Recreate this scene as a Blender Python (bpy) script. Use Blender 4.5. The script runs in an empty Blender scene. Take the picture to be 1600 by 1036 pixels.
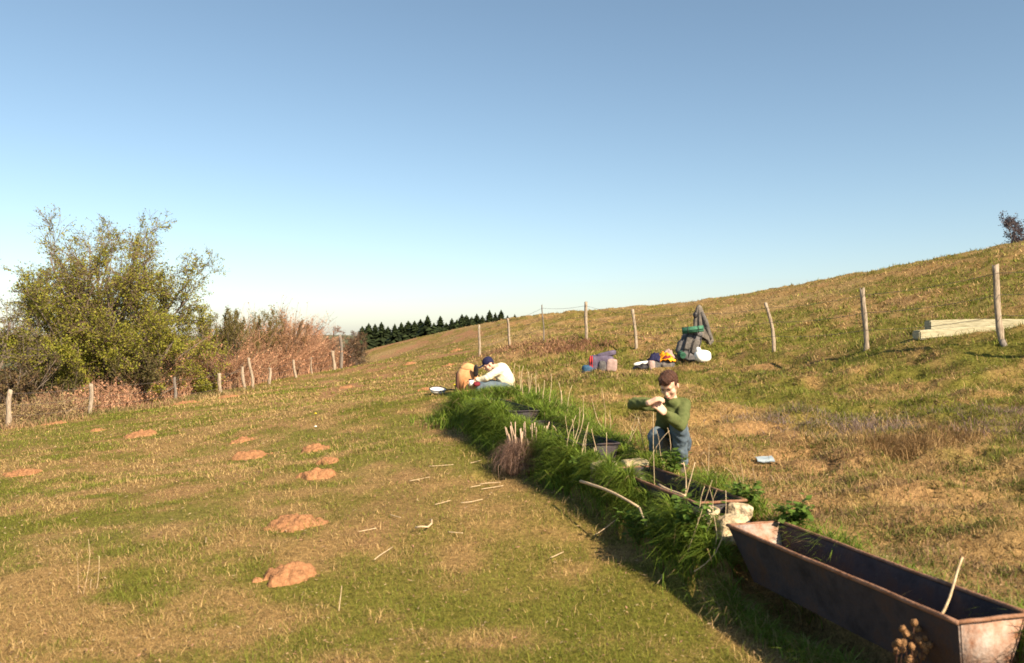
import bpy, bmesh, math, random
import numpy as np
from mathutils import Vector, Matrix, Euler

random.seed(7); rng = np.random.default_rng(7)
sc = bpy.context.scene
C = sc.collection
F = 1333.3; CZ = 1.55; V0 = 518.0          # pinhole of the 30 mm lens, eye height

# ---------------------------------------------------------------- camera
cam_d = bpy.data.cameras.new('camera'); cam = bpy.data.objects.new('camera', cam_d); C.objects.link(cam)
cam.location = (0, 0, CZ); cam.rotation_euler = (math.radians(90), 0, 0)
cam_d.lens = 30.0; cam_d.sensor_width = 36.0; cam_d.clip_start = 0.05; cam_d.clip_end = 9000
cam_d.dof.use_dof = True; cam_d.dof.focus_distance = 13.0; cam_d.dof.aperture_fstop = 3.5
sc.camera = cam
# ---------------------------------------------------------------- sky and sun
SUN_EL = math.radians(36); SUN_AZ = math.atan2(0.67, -0.74)      # clockwise from +Y
w = bpy.data.worlds.new('World'); sc.world = w; w.use_nodes = True
nt = w.node_tree; bg = nt.nodes['Background']
sky = nt.nodes.new('ShaderNodeTexSky'); sky.sky_type = 'NISHITA'; sky.sun_disc = False
sky.sun_elevation = SUN_EL; sky.sun_rotation = SUN_AZ
sky.altitude = 600; sky.air_density = 0.95; sky.dust_density = 0.9; sky.ozone_density = 1.6
hs = nt.nodes.new('ShaderNodeHueSaturation'); hs.inputs['Saturation'].default_value = 0.92; hs.inputs['Hue'].default_value = 0.488
nt.links.new(sky.outputs[0], hs.inputs['Color']); nt.links.new(hs.outputs[0], bg.inputs[0]); bg.inputs[1].default_value = 0.066
sd = bpy.data.lights.new('sun', 'SUN'); sd.energy = 4.6; sd.angle = math.radians(0.55); sd.color = (1.0, 0.83, 0.60)
sun = bpy.data.objects.new('sun', sd); C.objects.link(sun)
sdir = Vector((math.sin(SUN_AZ)*math.cos(SUN_EL), math.cos(SUN_AZ)*math.cos(SUN_EL), math.sin(SUN_EL)))
sun.rotation_euler = sdir.to_track_quat('Z', 'Y').to_euler(); sun.location = (20, -20, 20)
vs = sc.view_settings; vs.view_transform = 'Standard'; vs.look = 'None'; vs.gamma = 1; vs.use_curve_mapping = False
vs.exposure = 1.2
sc.cycles.filter_width = 1.7
sc.cycles.max_bounces = 6; sc.cycles.transparent_max_bounces = 8

# ---------------------------------------------------------------- numeric helpers
def sstep(a, b, x):
    t = np.clip((x-a)/(b-a), 0, 1); return t*t*(3-2*t)
def _hash(ix, iy, seed):
    n = (ix.astype(np.int64)*374761393 + iy.astype(np.int64)*668265263 + seed*974634767) & 0x7fffffff
    n = ((n ^ (n >> 13))*1274126177) & 0x7fffffff
    return ((n ^ (n >> 16)) & 0xffff)/65535.0
def vnoise(x, y, seed=0):
    ix = np.floor(x); iy = np.floor(y); fx = x-ix; fy = y-iy
    fx = fx*fx*(3-2*fx); fy = fy*fy*(3-2*fy)
    a = _hash(ix, iy, seed); b = _hash(ix+1, iy, seed); c = _hash(ix, iy+1, seed); d = _hash(ix+1, iy+1, seed)
    return (a*(1-fx)+b*fx)*(1-fy)+(c*(1-fx)+d*fx)*fy
def fbm(x, y, sc_=1.0, octv=4, seed=0):
    x = np.asarray(x, float)/sc_; y = np.asarray(y, float)/sc_; r = np.zeros(np.broadcast(x, y).shape); a = 0.5; t = 0
    for k in range(octv):
        r = r + a*vnoise(x+17.3*k, y-9.1*k, seed+k); t += a; a *= 0.5; x = x*2.03; y = y*2.03
    return r/t
def P(u, v, Y): return np.array([(u-800)/F*Y, Y, CZ-(v-V0)/F*Y])

# ---------------------------------------------------------------- object helpers
def link(o, parent=None):
    C.objects.link(o)
    if parent is not None: o.parent = parent
    return o
def tag(o, label=None, cat=None, group=None, kind=None):
    if label: o['label'] = label
    if cat: o['category'] = cat
    if group: o['group'] = group
    if kind: o['kind'] = kind
    return o
def thing(name, loc, label, cat, group=None, rz=0):
    o = bpy.data.objects.new(name, None); C.objects.link(o); o.empty_display_size = 0.1
    o.location = loc; o.rotation_euler = (0, 0, rz)
    return tag(o, label, cat, group)
def mesh_np(name, V, faces, mat, cols=None, smooth=False):
    """V (n,3); faces: list of arrays (m,3) or (m,4)"""
    me = bpy.data.meshes.new(name)
    V = np.ascontiguousarray(V, dtype=np.float32)
    if not isinstance(faces, list): faces = [faces]
    faces = [np.asarray(f, dtype=np.int32) for f in faces if len(f)]
    me.vertices.add(len(V)); me.vertices.foreach_set('co', V.ravel())
    loops = np.concatenate([f.ravel() for f in faces]).astype(np.int32)
    sizes = np.concatenate([np.full(len(f), f.shape[1], np.int32) for f in faces])
    starts = np.concatenate([[0], np.cumsum(sizes)[:-1]]).astype(np.int32)
    me.loops.add(len(loops)); me.loops.foreach_set('vertex_index', loops)
    me.polygons.add(len(sizes)); me.polygons.foreach_set('loop_start', starts)
    try: me.polygons.foreach_set('loop_total', sizes)
    except Exception: pass
    if smooth: me.polygons.foreach_set('use_smooth', np.ones(len(sizes), bool))
    me.update(calc_edges=True); me.validate()
    if cols is not None:
        a = me.color_attributes.new('Col', 'FLOAT_COLOR', 'POINT')
        c4 = np.ones((len(V), 4), np.float32); c4[:, :3] = cols
        a.data.foreach_set('color', c4.ravel())
    if mat is not None: me.materials.append(mat)
    return me
def mobj(name, me, parent=None, loc=None):
    o = bpy.data.objects.new(name, me); link(o, parent)
    if loc is not None: o.location = loc
    return o
class MB:
    """collects vertices / faces / colours into ONE mesh"""
    def __init__(s): s.V = []; s.F = []; s.C = []; s.n = 0
    def add(s, V, faces, col=None):
        V = np.asarray(V, float).reshape(-1, 3)
        for f in (faces if isinstance(faces, list) else [faces]):
            if len(f): s.F.append(np.asarray(f, np.int64)+s.n)
        s.V.append(V); s.n += len(V)
        if col is not None:
            col = np.asarray(col, float)
            s.C.append(np.broadcast_to(col, (len(V), 3)) if col.ndim == 1 else col)
        return s
    def mesh(s, name, mat, smooth=False, origin=None):
        V = np.concatenate(s.V)
        if origin is not None: V = V-np.asarray(origin, float)
        cols = np.concatenate(s.C) if s.C else None
        tri = [f for f in s.F if f.shape[1] == 3]; qd = [f for f in s.F if f.shape[1] == 4]
        fs = []
        if tri: fs.append(np.concatenate(tri))
        if qd: fs.append(np.concatenate(qd))
        return mesh_np(name, V, fs, mat, cols, smooth)
    def obj(s, name, mat, parent=None, smooth=False, origin=None):
        o = mobj(name, s.mesh(name, mat, smooth, origin), parent)
        if origin is not None and parent is None: o.location = origin
        return o
def norm(v): return v/np.maximum(np.linalg.norm(v, axis=-1, keepdims=True), 1e-9)
def tubes(Pt, R, sides=4, cap=True):
    """N tubes of K points: Pt (N,K,3), R (N,K)"""
    Pt = np.asarray(Pt, float); R = np.asarray(R, float)
    if Pt.ndim == 2: Pt = Pt[None]; R = R[None]
    N, K, _ = Pt.shape
    T = np.empty_like(Pt); T[:, 1:-1] = Pt[:, 2:]-Pt[:, :-2]; T[:, 0] = Pt[:, 1]-Pt[:, 0]; T[:, -1] = Pt[:, -1]-Pt[:, -2]
    T = norm(T); m = norm(Pt[:, -1]-Pt[:, 0])
    ref = np.where(np.abs(m[:, 2:3]) < 0.8, np.array([[0, 0, 1.0]]), np.array([[1.0, 0, 0]]))
    A = norm(np.cross(T, ref[:, None, :])); B = np.cross(T, A)
    th = np.arange(sides)/sides*2*math.pi
    V = Pt[:, :, None, :]+R[:, :, None, None]*(A[:, :, None, :]*np.cos(th)[None, None, :, None]+B[:, :, None, :]*np.sin(th)[None, None, :, None])
    idx = np.arange(N*K*sides).reshape(N, K, sides); nx = np.roll(idx, -1, 2)
    q = np.stack([idx[:, :-1], nx[:, :-1], nx[:, 1:], idx[:, 1:]], -1).reshape(-1, 4)
    fs = [q]
    if cap and sides == 4:
        fs = [np.concatenate([q, idx[:, -1, :], idx[:, 0, ::-1]])]
    elif cap and sides > 4:
        tr = []
        for j in range(1, sides-1):
            tr.append(np.stack([idx[:, -1, 0], idx[:, -1, j], idx[:, -1, j+1]], -1)); tr.append(np.stack([idx[:, 0, 0], idx[:, 0, j+1], idx[:, 0, j]], -1))
        fs.append(np.concatenate(tr))
    return V.reshape(-1, 3), fs
def blades(base, az, lean, h, wd, segs=2, droop=0.0):
    """ribbons: base (N,3), azimuth of lean, lean angle, height, width; tapering to a point"""
    N = len(base); ts = np.linspace(0, 1, segs+1)
    d = np.stack([np.cos(az), np.sin(az), np.zeros(N)], -1)
    s = np.stack([-np.sin(az), np.cos(az), np.zeros(N)], -1)
    tw = rng.uniform(-0.9, 0.9, N)[:, None]; s = s*np.cos(tw)+d*np.sin(tw)
    V = []; 
    for t in ts:
        ang = lean*(0.35+0.65*t)+droop*t*t
        p = base+(d*np.sin(ang)[:, None]+np.array([0, 0, 1.0])*np.cos(ang)[:, None])*(h*t)[:, None]
        ww = (wd*(1-t)**0.7*0.5)[:, None]
        if t < 1: V += [p-s*ww, p+s*ww]
        else: V.append(p)
    V = np.stack(V, 1); k = V.shape[1]; off = (np.arange(N)*k)[:, None]
    qs = [off+np.array([[2*i, 2*i+1, 2*i+3, 2*i+2]]) for i in range(segs-1)]
    tr = off+np.array([[k-3, k-2, k-1]])
    return V.reshape(-1, 3), ([np.concatenate(qs)] if qs else [])+[tr], k
def box(lo, hi):
    x0, y0, z0 = lo; x1, y1, z1 = hi
    V = np.array([[x0,y0,z0],[x1,y0,z0],[x1,y1,z0],[x0,y1,z0],[x0,y0,z1],[x1,y0,z1],[x1,y1,z1],[x0,y1,z1]], float)
    Fq = np.array([[0,3,2,1],[4,5,6,7],[0,1,5,4],[1,2,6,5],[2,3,7,6],[3,0,4,7]])
    return V, Fq
def superell(r, e1=0.5, e2=0.5, nu=28, nv=18, lump=0.0, seed=0, lsc=0.12):
    """soft bag / stone shape, +-r around the origin"""
    u = np.linspace(-math.pi, math.pi, nu, endpoint=False); v = np.linspace(-math.pi/2, math.pi/2, nv)
    U, Vv = np.meshgrid(u, v)
    c = lambda a, e: np.sign(np.cos(a))*np.abs(np.cos(a))**e
    s = lambda a, e: np.sign(np.sin(a))*np.abs(np.sin(a))**e
    X = np.stack([r[0]*c(Vv, e1)*c(U, e2), r[1]*c(Vv, e1)*s(U, e2), r[2]*s(Vv, e1)], -1)
    if lump:
        q = X/lsc
        n = fbm(q[..., 0]+q[..., 2]*0.7+seed, q[..., 1]-q[..., 2]*0.6, 1, 3, seed)-0.5
        X = X*(1+lump*n[..., None]*2)
    X[0] = X[0].mean(0); X[-1] = X[-1].mean(0)
    idx = np.arange(nu*nv).reshape(nv, nu); nx = np.roll(idx, -1, 1)
    q = np.stack([idx[:-1], nx[:-1], nx[1:], idx[1:]], -1).reshape(-1, 4)
    return X.reshape(-1, 3), q
def xf(V, loc=(0,0,0), rot=(0,0,0), scale=1):
    M = np.array(Euler(rot).to_matrix()); return (np.asarray(V)*scale)@M.T+np.asarray(loc)

# ---------------------------------------------------------------- materials
def pmat(name, rough=0.8, spec=0.2, metallic=0.0):
    m = bpy.data.materials.new(name); m.use_nodes = True
    b = m.node_tree.nodes['Principled BSDF']; b.inputs['Roughness'].default_value = rough
    b.inputs['Specular IOR Level'].default_value = spec; b.inputs['Metallic'].default_value = metallic
    return m, m.node_tree, b
def ramp(t, stops):
    r = t.nodes.new('ShaderNodeValToRGB'); e = r.color_ramp.elements
    while len(e) < len(stops): e.new(0.5)
    for i, (p, c) in enumerate(stops): e[i].position = p; e[i].color = (*c, 1)
    return r
def noise_mat(name, c1, c2, scale=8, detail=6, rough=0.85, spec=0.15, bump=0.3, bscale=None, c3=None, metallic=0, stretch=None, bdist=0.02, lo=0.35, hi=0.65):
    m, t, b = pmat(name, rough, spec, metallic)
    tc = t.nodes.new('ShaderNodeTexCoord'); src = tc.outputs['Object']
    if stretch:
        mp = t.nodes.new('ShaderNodeMapping'); mp.inputs['Scale'].default_value = stretch; t.links.new(src, mp.inputs[0]); src = mp.outputs[0]
    n = t.nodes.new('ShaderNodeTexNoise'); n.inputs['Scale'].default_value = scale; n.inputs['Detail'].default_value = detail; n.inputs['Roughness'].default_value = 0.65
    t.links.new(src, n.inputs['Vector'])
    st = [(lo, c1), (hi, c2)] if c3 is None else [(lo, c1), ((lo+hi)/2, c2), (hi, c3)]
    r = ramp(t, st); t.links.new(n.outputs[0], r.inputs[0]); t.links.new(r.outputs[0], b.inputs['Base Color'])
    if bump:
        n2 = t.nodes.new('ShaderNodeTexNoise'); n2.inputs['Scale'].default_value = bscale or scale*4; n2.inputs['Detail'].default_value = 5
        t.links.new(src, n2.inputs['Vector'])
        bp = t.nodes.new('ShaderNodeBump'); bp.inputs['Strength'].default_value = bump; bp.inputs['Distance'].default_value = bdist
        t.links.new(n2.outputs[0], bp.inputs['Height']); t.links.new(bp.outputs[0], b.inputs['Normal'])
    return m
def col_mat(name, rough=0.75, spec=0.15, transl=0.0, nvar=0.0, nscale=60, bump=0):
    """base colour from the per-piece colour attribute (each blade / stem / leaf has its own colour)"""
    m, t, b = pmat(name, rough, spec)
    a = t.nodes.new('ShaderNodeAttribute'); a.attribute_name = 'Col'; out = a.outputs['Color']
    if nvar or bump:
        tc = t.nodes.new('ShaderNodeTexCoord')
        n = t.nodes.new('ShaderNodeTexNoise'); n.inputs['Scale'].default_value = nscale; n.inputs['Detail'].default_value = 6; n.inputs['Roughness'].default_value = 0.7
        t.links.new(tc.outputs['Object'], n.inputs['Vector'])
        if nvar:
            mr = t.nodes.new('ShaderNodeMapRange'); mr.inputs[1].default_value = 0.3; mr.inputs[2].default_value = 0.7
            mr.inputs[3].default_value = 1-nvar; mr.inputs[4].default_value = 1+nvar; t.links.new(n.outputs[0], mr.inputs[0])
            n3 = t.nodes.new('ShaderNodeTexNoise'); n3.inputs['Scale'].default_value = nscale*4.5; n3.inputs['Detail'].default_value = 4; t.links.new(tc.outputs['Object'], n3.inputs['Vector'])
            m3 = t.nodes.new('ShaderNodeMapRange'); m3.inputs[1].default_value = 0.3; m3.inputs[2].default_value = 0.7; m3.inputs[3].default_value = 0.55; m3.inputs[4].default_value = 1.45; t.links.new(n3.outputs[0], m3.inputs[0])
            mm = t.nodes.new('ShaderNodeMath'); mm.operation = 'MULTIPLY'; t.links.new(mr.outputs[0], mm.inputs[0]); t.links.new(m3.outputs[0], mm.inputs[1]); mr = mm
            vm = t.nodes.new('ShaderNodeVectorMath'); vm.operation = 'SCALE'; t.links.new(out, vm.inputs[0]); t.links.new(mr.outputs[0], vm.inputs['Scale']); out = vm.outputs[0]
        if bump:
            bp = t.nodes.new('ShaderNodeBump'); bp.inputs['Strength'].default_value = bump; bp.inputs['Distance'].default_value = 0.03
            t.links.new(n.outputs[0], bp.inputs['Height']); t.links.new(bp.outputs[0], b.inputs['Normal'])
    t.links.new(out, b.inputs['Base Color'])
    if transl:
        tr = t.nodes.new('ShaderNodeBsdfTranslucent'); mx = t.nodes.new('ShaderNodeMixShader'); mx.inputs[0].default_value = transl
        t.links.new(out, tr.inputs[0]); o = t.nodes['Material Output']
        t.links.new(b.outputs[0], mx.inputs[1]); t.links.new(tr.outputs[0], mx.inputs[2]); t.links.new(mx.outputs[0], o.inputs[0])
    return m
M = {}
M['ground'] = col_mat('pasture_turf', 0.95, 0.05, 0, 0.5, 24, 0.6)
M['grass'] = col_mat('grass_blades', 0.7, 0.15, 0.28)
M['leaf'] = col_mat('young_leaves', 0.65, 0.2, 0.4)
M['twig'] = col_mat('dry_twigs', 0.85, 0.1)
M['soil'] = noise_mat('mole_soil', (0.27, 0.13, 0.062), (0.42, 0.215, 0.105), 30, 8, 0.95, 0.05, 0.9, 70, bdist=0.02)
M['post'] = noise_mat('weathered_post', (0.15, 0.11, 0.08), (0.50, 0.41, 0.31), 9, 7, 0.85, 0.1, 0.5, 30, stretch=(6, 6, 0.7), bdist=0.01)
M['postgrey'] = noise_mat('grey_post', (0.13, 0.11, 0.10), (0.28, 0.24, 0.2), 9, 7, 0.85, 0.1, 0.5, 30, stretch=(6, 6, 0.7))
M['wire'] = noise_mat('fence_wire', (0.10, 0.08, 0.07), (0.2, 0.17, 0.15), 20, 3, 0.6, 0.3, 0)
M['timber'] = noise_mat('pale_timber', (0.20, 0.17, 0.11), (0.40, 0.36, 0.24), 4, 9, 0.85, 0.1, 0.6, 14, stretch=(1, 9, 9), bdist=0.02, c3=(0.50, 0.46, 0.32), lo=0.3, hi=0.6)
M['steel'] = noise_mat('weathered_steel', (0.018, 0.016, 0.022), (0.048, 0.040, 0.046), 5, 9, 0.7, 0.2, 0.25, 30, c3=(0.075, 0.042, 0.03), lo=0.3, hi=0.68)
M['rust'] = noise_mat('rusty_steel', (0.20, 0.095, 0.05), (0.30, 0.17, 0.115), 14, 8, 0.85, 0.15, 0.5, 50)
M['endplate'] = noise_mat('rust_stained_end', (0.26, 0.11, 0.055), (0.38, 0.25, 0.19), 11, 9, 0.85, 0.15, 0.4, 40, c3=(0.47, 0.38, 0.33), lo=0.3, hi=0.62)
M['silt'] = noise_mat('dried_silt', (0.22, 0.13, 0.09), (0.34, 0.22, 0.15), 8, 7, 0.9, 0.1, 0.5, 30)
M['stone'] = noise_mat('pale_stone', (0.20, 0.14, 0.085), (0.52, 0.41, 0.26), 9, 10, 0.9, 0.1, 1.0, 20, bdist=0.05, c3=(0.62, 0.53, 0.38), lo=0.32, hi=0.68)
M['straw'] = noise_mat('dead_stalk', (0.42, 0.29, 0.17), (0.66, 0.52, 0.34), 10, 5, 0.75, 0.15, 0.2, 60, stretch=(8, 8, 1))
M['bark'] = noise_mat('bark', (0.10, 0.075, 0.06), (0.23, 0.19, 0.15), 8, 7, 0.9, 0.1, 0.6, 25, stretch=(4, 4, 1))
M['skin'] = noise_mat('skin', (0.62, 0.36, 0.25), (0.72, 0.45, 0.33), 12, 3, 0.55, 0.3, 0.05)
M['green_knit'] = noise_mat('green_sweater', (0.085, 0.105, 0.038), (0.125, 0.14, 0.055), 25, 5, 0.95, 0.05, 0.4, 140, bdist=0.006)
M['denim'] = noise_mat('blue_denim', (0.06, 0.085, 0.12), (0.13, 0.17, 0.20), 9, 6, 0.9, 0.1, 0.3, 70, bdist=0.008)
M['hair'] = noise_mat('brown_hair', (0.045, 0.02, 0.013), (0.12, 0.055, 0.034), 40, 5, 0.5, 0.3, 0.6, 120, stretch=(3, 3, 1))
M['shoe'] = noise_mat('dark_boot', (0.03, 0.022, 0.018), (0.07, 0.05, 0.04), 12, 4, 0.6, 0.3, 0.2)
M['eye'] = noise_mat('eye_shadow', (0.05, 0.025, 0.02), (0.09, 0.05, 0.04), 12, 2, 0.5, 0.3, 0)  # dark brown of the eyes themselves
M['lip'] = noise_mat('lips', (0.45, 0.18, 0.14), (0.55, 0.24, 0.18), 12, 2, 0.5, 0.3, 0)
M['cream'] = noise_mat('cream_fleece', (0.60, 0.56, 0.40), (0.76, 0.72, 0.55), 12, 5, 0.95, 0.05, 0.4, 60, bdist=0.01)
M['navy'] = noise_mat('navy_cotton', (0.014, 0.014, 0.04), (0.03, 0.03, 0.075), 14, 4, 0.9, 0.1, 0.2)
M['black'] = noise_mat('black_enamel', (0.012, 0.010, 0.012), (0.03, 0.026, 0.026), 10, 4, 0.5, 0.4, 0)
M['orange_bag'] = noise_mat('tan_orange_canvas', (0.46, 0.20, 0.085), (0.66, 0.40, 0.19), 5, 5, 0.85, 0.1, 0.3, 30)
M['brown'] = noise_mat('dark_brown_edge', (0.08, 0.04, 0.03), (0.14, 0.07, 0.045), 8, 4, 0.8, 0.1, 0.2)
M['metal'] = noise_mat('bright_aluminium', (0.7, 0.7, 0.68), (0.82, 0.82, 0.8), 6, 3, 0.35, 0.5, 0.05, metallic=0.25)
M['yellow'] = noise_mat('yellow_petals', (0.75, 0.55, 0.03), (0.85, 0.68, 0.06), 30, 2, 0.7, 0.1, 0)
M['white'] = noise_mat('white_plastic', (0.76, 0.77, 0.74), (0.84, 0.85, 0.82), 6, 3, 0.6, 0.2, 0.15)
M['purple'] = noise_mat('purple_grey_nylon', (0.075, 0.06, 0.10), (0.15, 0.125, 0.18), 10, 5, 0.7, 0.2, 0.4, 25, bdist=0.03)
M['pinkgrey'] = noise_mat('pinkish_grey_nylon', (0.28, 0.19, 0.17), (0.42, 0.30, 0.27), 9, 5, 0.75, 0.2, 0.4, 20, bdist=0.03)
M['bluebag'] = noise_mat('blue_nylon', (0.02, 0.065, 0.13), (0.045, 0.11, 0.19), 10, 4, 0.6, 0.25, 0.4, 25, bdist=0.02)
M['redstrap'] = noise_mat('red_webbing', (0.40, 0.03, 0.03), (0.5, 0.06, 0.05), 20, 3, 0.8, 0.1, 0)
M['greynylon'] = noise_mat('grey_nylon', (0.06, 0.06, 0.065), (0.15, 0.14, 0.14), 9, 6, 0.75, 0.2, 0.5, 25, bdist=0.03)
M['greennylon'] = noise_mat('olive_grey_nylon', (0.07, 0.065, 0.06), (0.17, 0.15, 0.135), 9, 6, 0.75, 0.2, 0.5, 25, bdist=0.03)
M['matgreen'] = noise_mat('green_foam', (0.035, 0.12, 0.075), (0.07, 0.19, 0.12), 16, 4, 0.8, 0.15, 0.2)
M['jacket'] = noise_mat('olive_jacket', (0.10, 0.09, 0.08), (0.21, 0.18, 0.15), 7, 5, 0.85, 0.1, 0.4, 30, bdist=0.02)
M['orange'] = noise_mat('orange_cloth', (0.72, 0.25, 0.01), (0.82, 0.38, 0.03), 7, 3, 0.85, 0.1, 0.3)
M['redcloth'] = noise_mat('dark_red_cloth', (0.10, 0.012, 0.02), (0.20, 0.03, 0.04), 8, 3, 0.85, 0.1, 0.3)
M['seed'] = noise_mat('dry_seed_head', (0.16, 0.085, 0.04), (0.36, 0.20, 0.095), 60, 4, 0.9, 0.1, 0.8, 150)
M['bluesheet'] = noise_mat('pale_blue_plastic', (0.24, 0.30, 0.34), (0.36, 0.42, 0.46), 8, 3, 0.6, 0.25, 0.2)
M['water'], _t, _b = pmat('trough_water', 0.06, 0.5); _b.inputs['Base Color'].default_value = (0.02, 0.025, 0.022, 1)

# ---------------------------------------------------------------- terrain
TD = np.array([-0.274, 0.962]); TN = np.array([0.962, 0.274]); TA = np.array([1.85, 3.25])   # the line of troughs
def tr_d(x, y): return (x-TA[0])*TN[0]+(y-TA[1])*TN[1]
def tr_t(x, y): return (x-TA[0])*TD[0]+(y-TA[1])*TD[1]
def step_h(x, y):
    d = tr_d(x, y); t = tr_t(x, y)
    fade = 1-sstep(7.5, 11.5, t)
    near = 0.30*sstep(-0.22, 0.25, d); k = sstep(1.45, 1.85, t)       # grown-over earth bank further along
    return ((1-k)*near+k*(0.37*sstep(-0.33, -0.16, d)-0.04*sstep(0.2, 0.6, d)))*fade
ctrl = [  # (u, v, distance) of bare ground
 (800,1036,4.0),(0,1036,4.05),(400,1036,4.0),(1100,1036,4.0),(100,900,5.3),(400,900,5.2),(400,720,10.3),(800,900,5.25),(600,780,7.2),
 (900,775,6.6),(800,830,6.0),(620,700,9.4),(200,685,14),(390,660,14),(600,620,18),(685,616,14.5),(715,626,13.2),(830,600,15),
 (12,667,20),(141,650,23),(273,627,27),(343,616,29),(391,607,31),(460,590,34),(532,577,39),
 (600,562,46),(650,542,49),(570,548,53),(700,517,52),(760,505,51),(812,497,49),(900,491,46),(1000,483,44),(1130,467,41),(1300,437,37),(1450,410,35),(1600,380,33),(1750,350,32),
 (1040,740,7.0),(1400,860,4.7),(1600,905,4.0),(1400,760,6.2),(1400,690,7.9),(1250,690,8.1),(1400,620,11),(1300,590,13),(1560,570,11.8),
 (1560,536,13),(1350,551,15.5),(1203,554,19),(1092,560,20.5),(992,546,24),(915,531,26),(848,533,28),(795,541,31),(747,559,29),
 (940,578,18),(1020,576,18.5),(1440,521,15.2),(1600,512,15.4),(1400,480,23),(1200,503,27),(1000,512,33),(700,570,30),(640,585,26),
]
cp = []
for u, v, Y in ctrl:
    x, y, z = P(u, v, Y); cp.append((x, y, z-float(step_h(np.array(x), np.array(y)))))
cp += [(0,0,-0.2),(-6,2,-0.1),(6,1,0.35),(-15,0,-0.8),(18,0,2.2),(0,-25,-1.5),(-30,-20,-4),(30,-20,2),(-16,22,-1.6),(-16,36,-1.6),(-24,30,-3.4),(-14,50,-1.6),(-45,40,-8),
       (-8,75,-4.0),(4,72,-2.0),(14,68,-1.2),(22,66,0.5),(32,62,2.5),(45,55,4.5),(40,30,6.5),(60,20,7),(-20,90,-8),(10,110,-8),(50,100,-3),(-60,90,-12),(80,60,3)]
cp = np.array(cp)
def U(r2): return 0.5*r2*np.log(r2+1e-12)
n_ = len(cp); xy = cp[:, :2]
K = U(((xy[:, None]-xy[None])**2).sum(-1))+np.eye(n_)*0.6
Pm = np.c_[np.ones(n_), xy]; A_ = np.block([[K, Pm], [Pm.T, np.zeros((3, 3))]])
sol = np.linalg.solve(A_, np.r_[cp[:, 2], 0, 0, 0])
def base_h(x, y):
    sh = x.shape; x = x.ravel(); y = y.ravel(); r = np.zeros(len(x))
    for k in range(n_): r += sol[k]*U((x-xy[k, 0])**2+(y-xy[k, 1])**2)
    return (r+sol[n_]+sol[n_+1]*x+sol[n_+2]*y).reshape(sh)
def hill_right(x, y):       # 0 on the grazed left pasture, 1 on the rough slope right of the troughs
    xl = np.where(y < 13.5, TA[0]+(y-TA[1])*(-0.285)+0.5, -0.6+(y-13.5)*(-0.05)+0.6)
    return sstep(-0.2, 1.2, x-xl)
def height(x, y):
    r = np.hypot(x, y-15)
    b = base_h(np.clip(x, -110, 110), np.clip(y, -60, 140))
    wv = sstep(60, 130, r); far = -14+10*(fbm(x, y, 420, 3, 5)-0.5)*sstep(150, 900, r)-8*sstep(200, 2500, r)
    z = b*(1-wv)+far*wv+step_h(x, y)
    hr = hill_right(x, y); near = 1-sstep(35, 60, r)
    z = z+near*((fbm(x, y, 1.6, 3, 11)-0.5)*0.10*(0.45+0.9*hr)+(fbm(x, y, 0.35, 3, 21)-0.5)*0.045*(0.5+1.0*hr))
    # rough tussocks and hollows on the right-hand slope, a low broken bank along the fence
    tus = fbm(x, y, 0.55, 4, 31); z = z+hr*near*0.09*sstep(0.45, 0.72, tus)-hr*near*0.10*sstep(0.54, 0.66, fbm(x, y*1.5, 0.42, 3, 57))
    fl = np.interp(y, [11, 13, 15.5, 19, 20.5, 24, 26], [8.6, 7.4, 6.4, 5.8, 4.5, 3.4, 2.3])
    dd = (x-fl); bank = 0.16*sstep(-0.9, 0.1, dd+0.8*(fbm(x, y, 1.3, 2, 77)-0.5))*sstep(10, 12, y)*(1-sstep(22, 27, y)); z = z+bank-0.08*sstep(10, 12, y)*(1-sstep(22, 27, y))*hr
    z = z-0.11*np.exp(-(((x+0.20)/0.17)**2+((y-7.85)/0.16)**2)**2)      # trodden hollow left of the dead clump
    # levelled patch where the timbers lie
    pl = 1.45+0.05*(x-7.2)+0.05*(y-14.6); mk = sstep(6.5, 7.2, x)*(1-sstep(10.2, 11.5, x))*sstep(13.2, 14.4, y)*(1-sstep(15.4, 17.0, y)); z = z*(1-mk)+pl*mk
    # trench under the troughs
    d = tr_d(x, y); t = tr_t(x, y)
    z = z-0.30*np.exp(-(d/0.155)**8)*sstep(-1.5, -0.6, t)*(1-sstep(8.0, 8.6, t))
    return z
def axis(c0, c1, fine, m0, m1, mid, lo, hi, ratio):
    a = list(np.arange(c0, c1, fine)); b = list(np.arange(c1, m1, mid)); f = list(np.arange(c0-mid, m0, -mid))[::-1] if m0 < c0 else []
    up = []; s = mid; x = b[-1] if b else c1
    while x < hi: s *= ratio; x += s; up.append(x)
    dn = []; s = mid; x = f[0] if f else c0
    while x > lo: s *= ratio; x -= s; dn.append(x)
    return np.array(dn[::-1]+f+a+b+up)
gx = axis(-6.0, 6.0, 0.095, -22, 22, 0.28, -3500, 3500, 1.10)
gy = axis(2.8, 14, 0.09, 2.8, 50, 0.26, -400, 5000, 1.08)
GX, GY = np.meshgrid(gx, gy); GZ = height(GX, GY)
def hgt(x, y):
    x = np.asarray(x, float); y = np.asarray(y, float)
    i = np.clip(np.searchsorted(gx, x)-1, 0, len(gx)-2); j = np.clip(np.searchsorted(gy, y)-1, 0, len(gy)-2)
    fx = np.clip((x-gx[i])/(gx[i+1]-gx[i]), 0, 1); fy = np.clip((y-gy[j])/(gy[j+1]-gy[j]), 0, 1)
    return (GZ[j, i]*(1-fx)+GZ[j, i+1]*fx)*(1-fy)+(GZ[j+1, i]*(1-fx)+GZ[j+1, i+1]*fx)*fy
def G(u, Y, dz=0.0):
    x = (u-800)/F*Y; return np.array([x, Y, float(hgt(x, Y))+dz])

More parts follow.
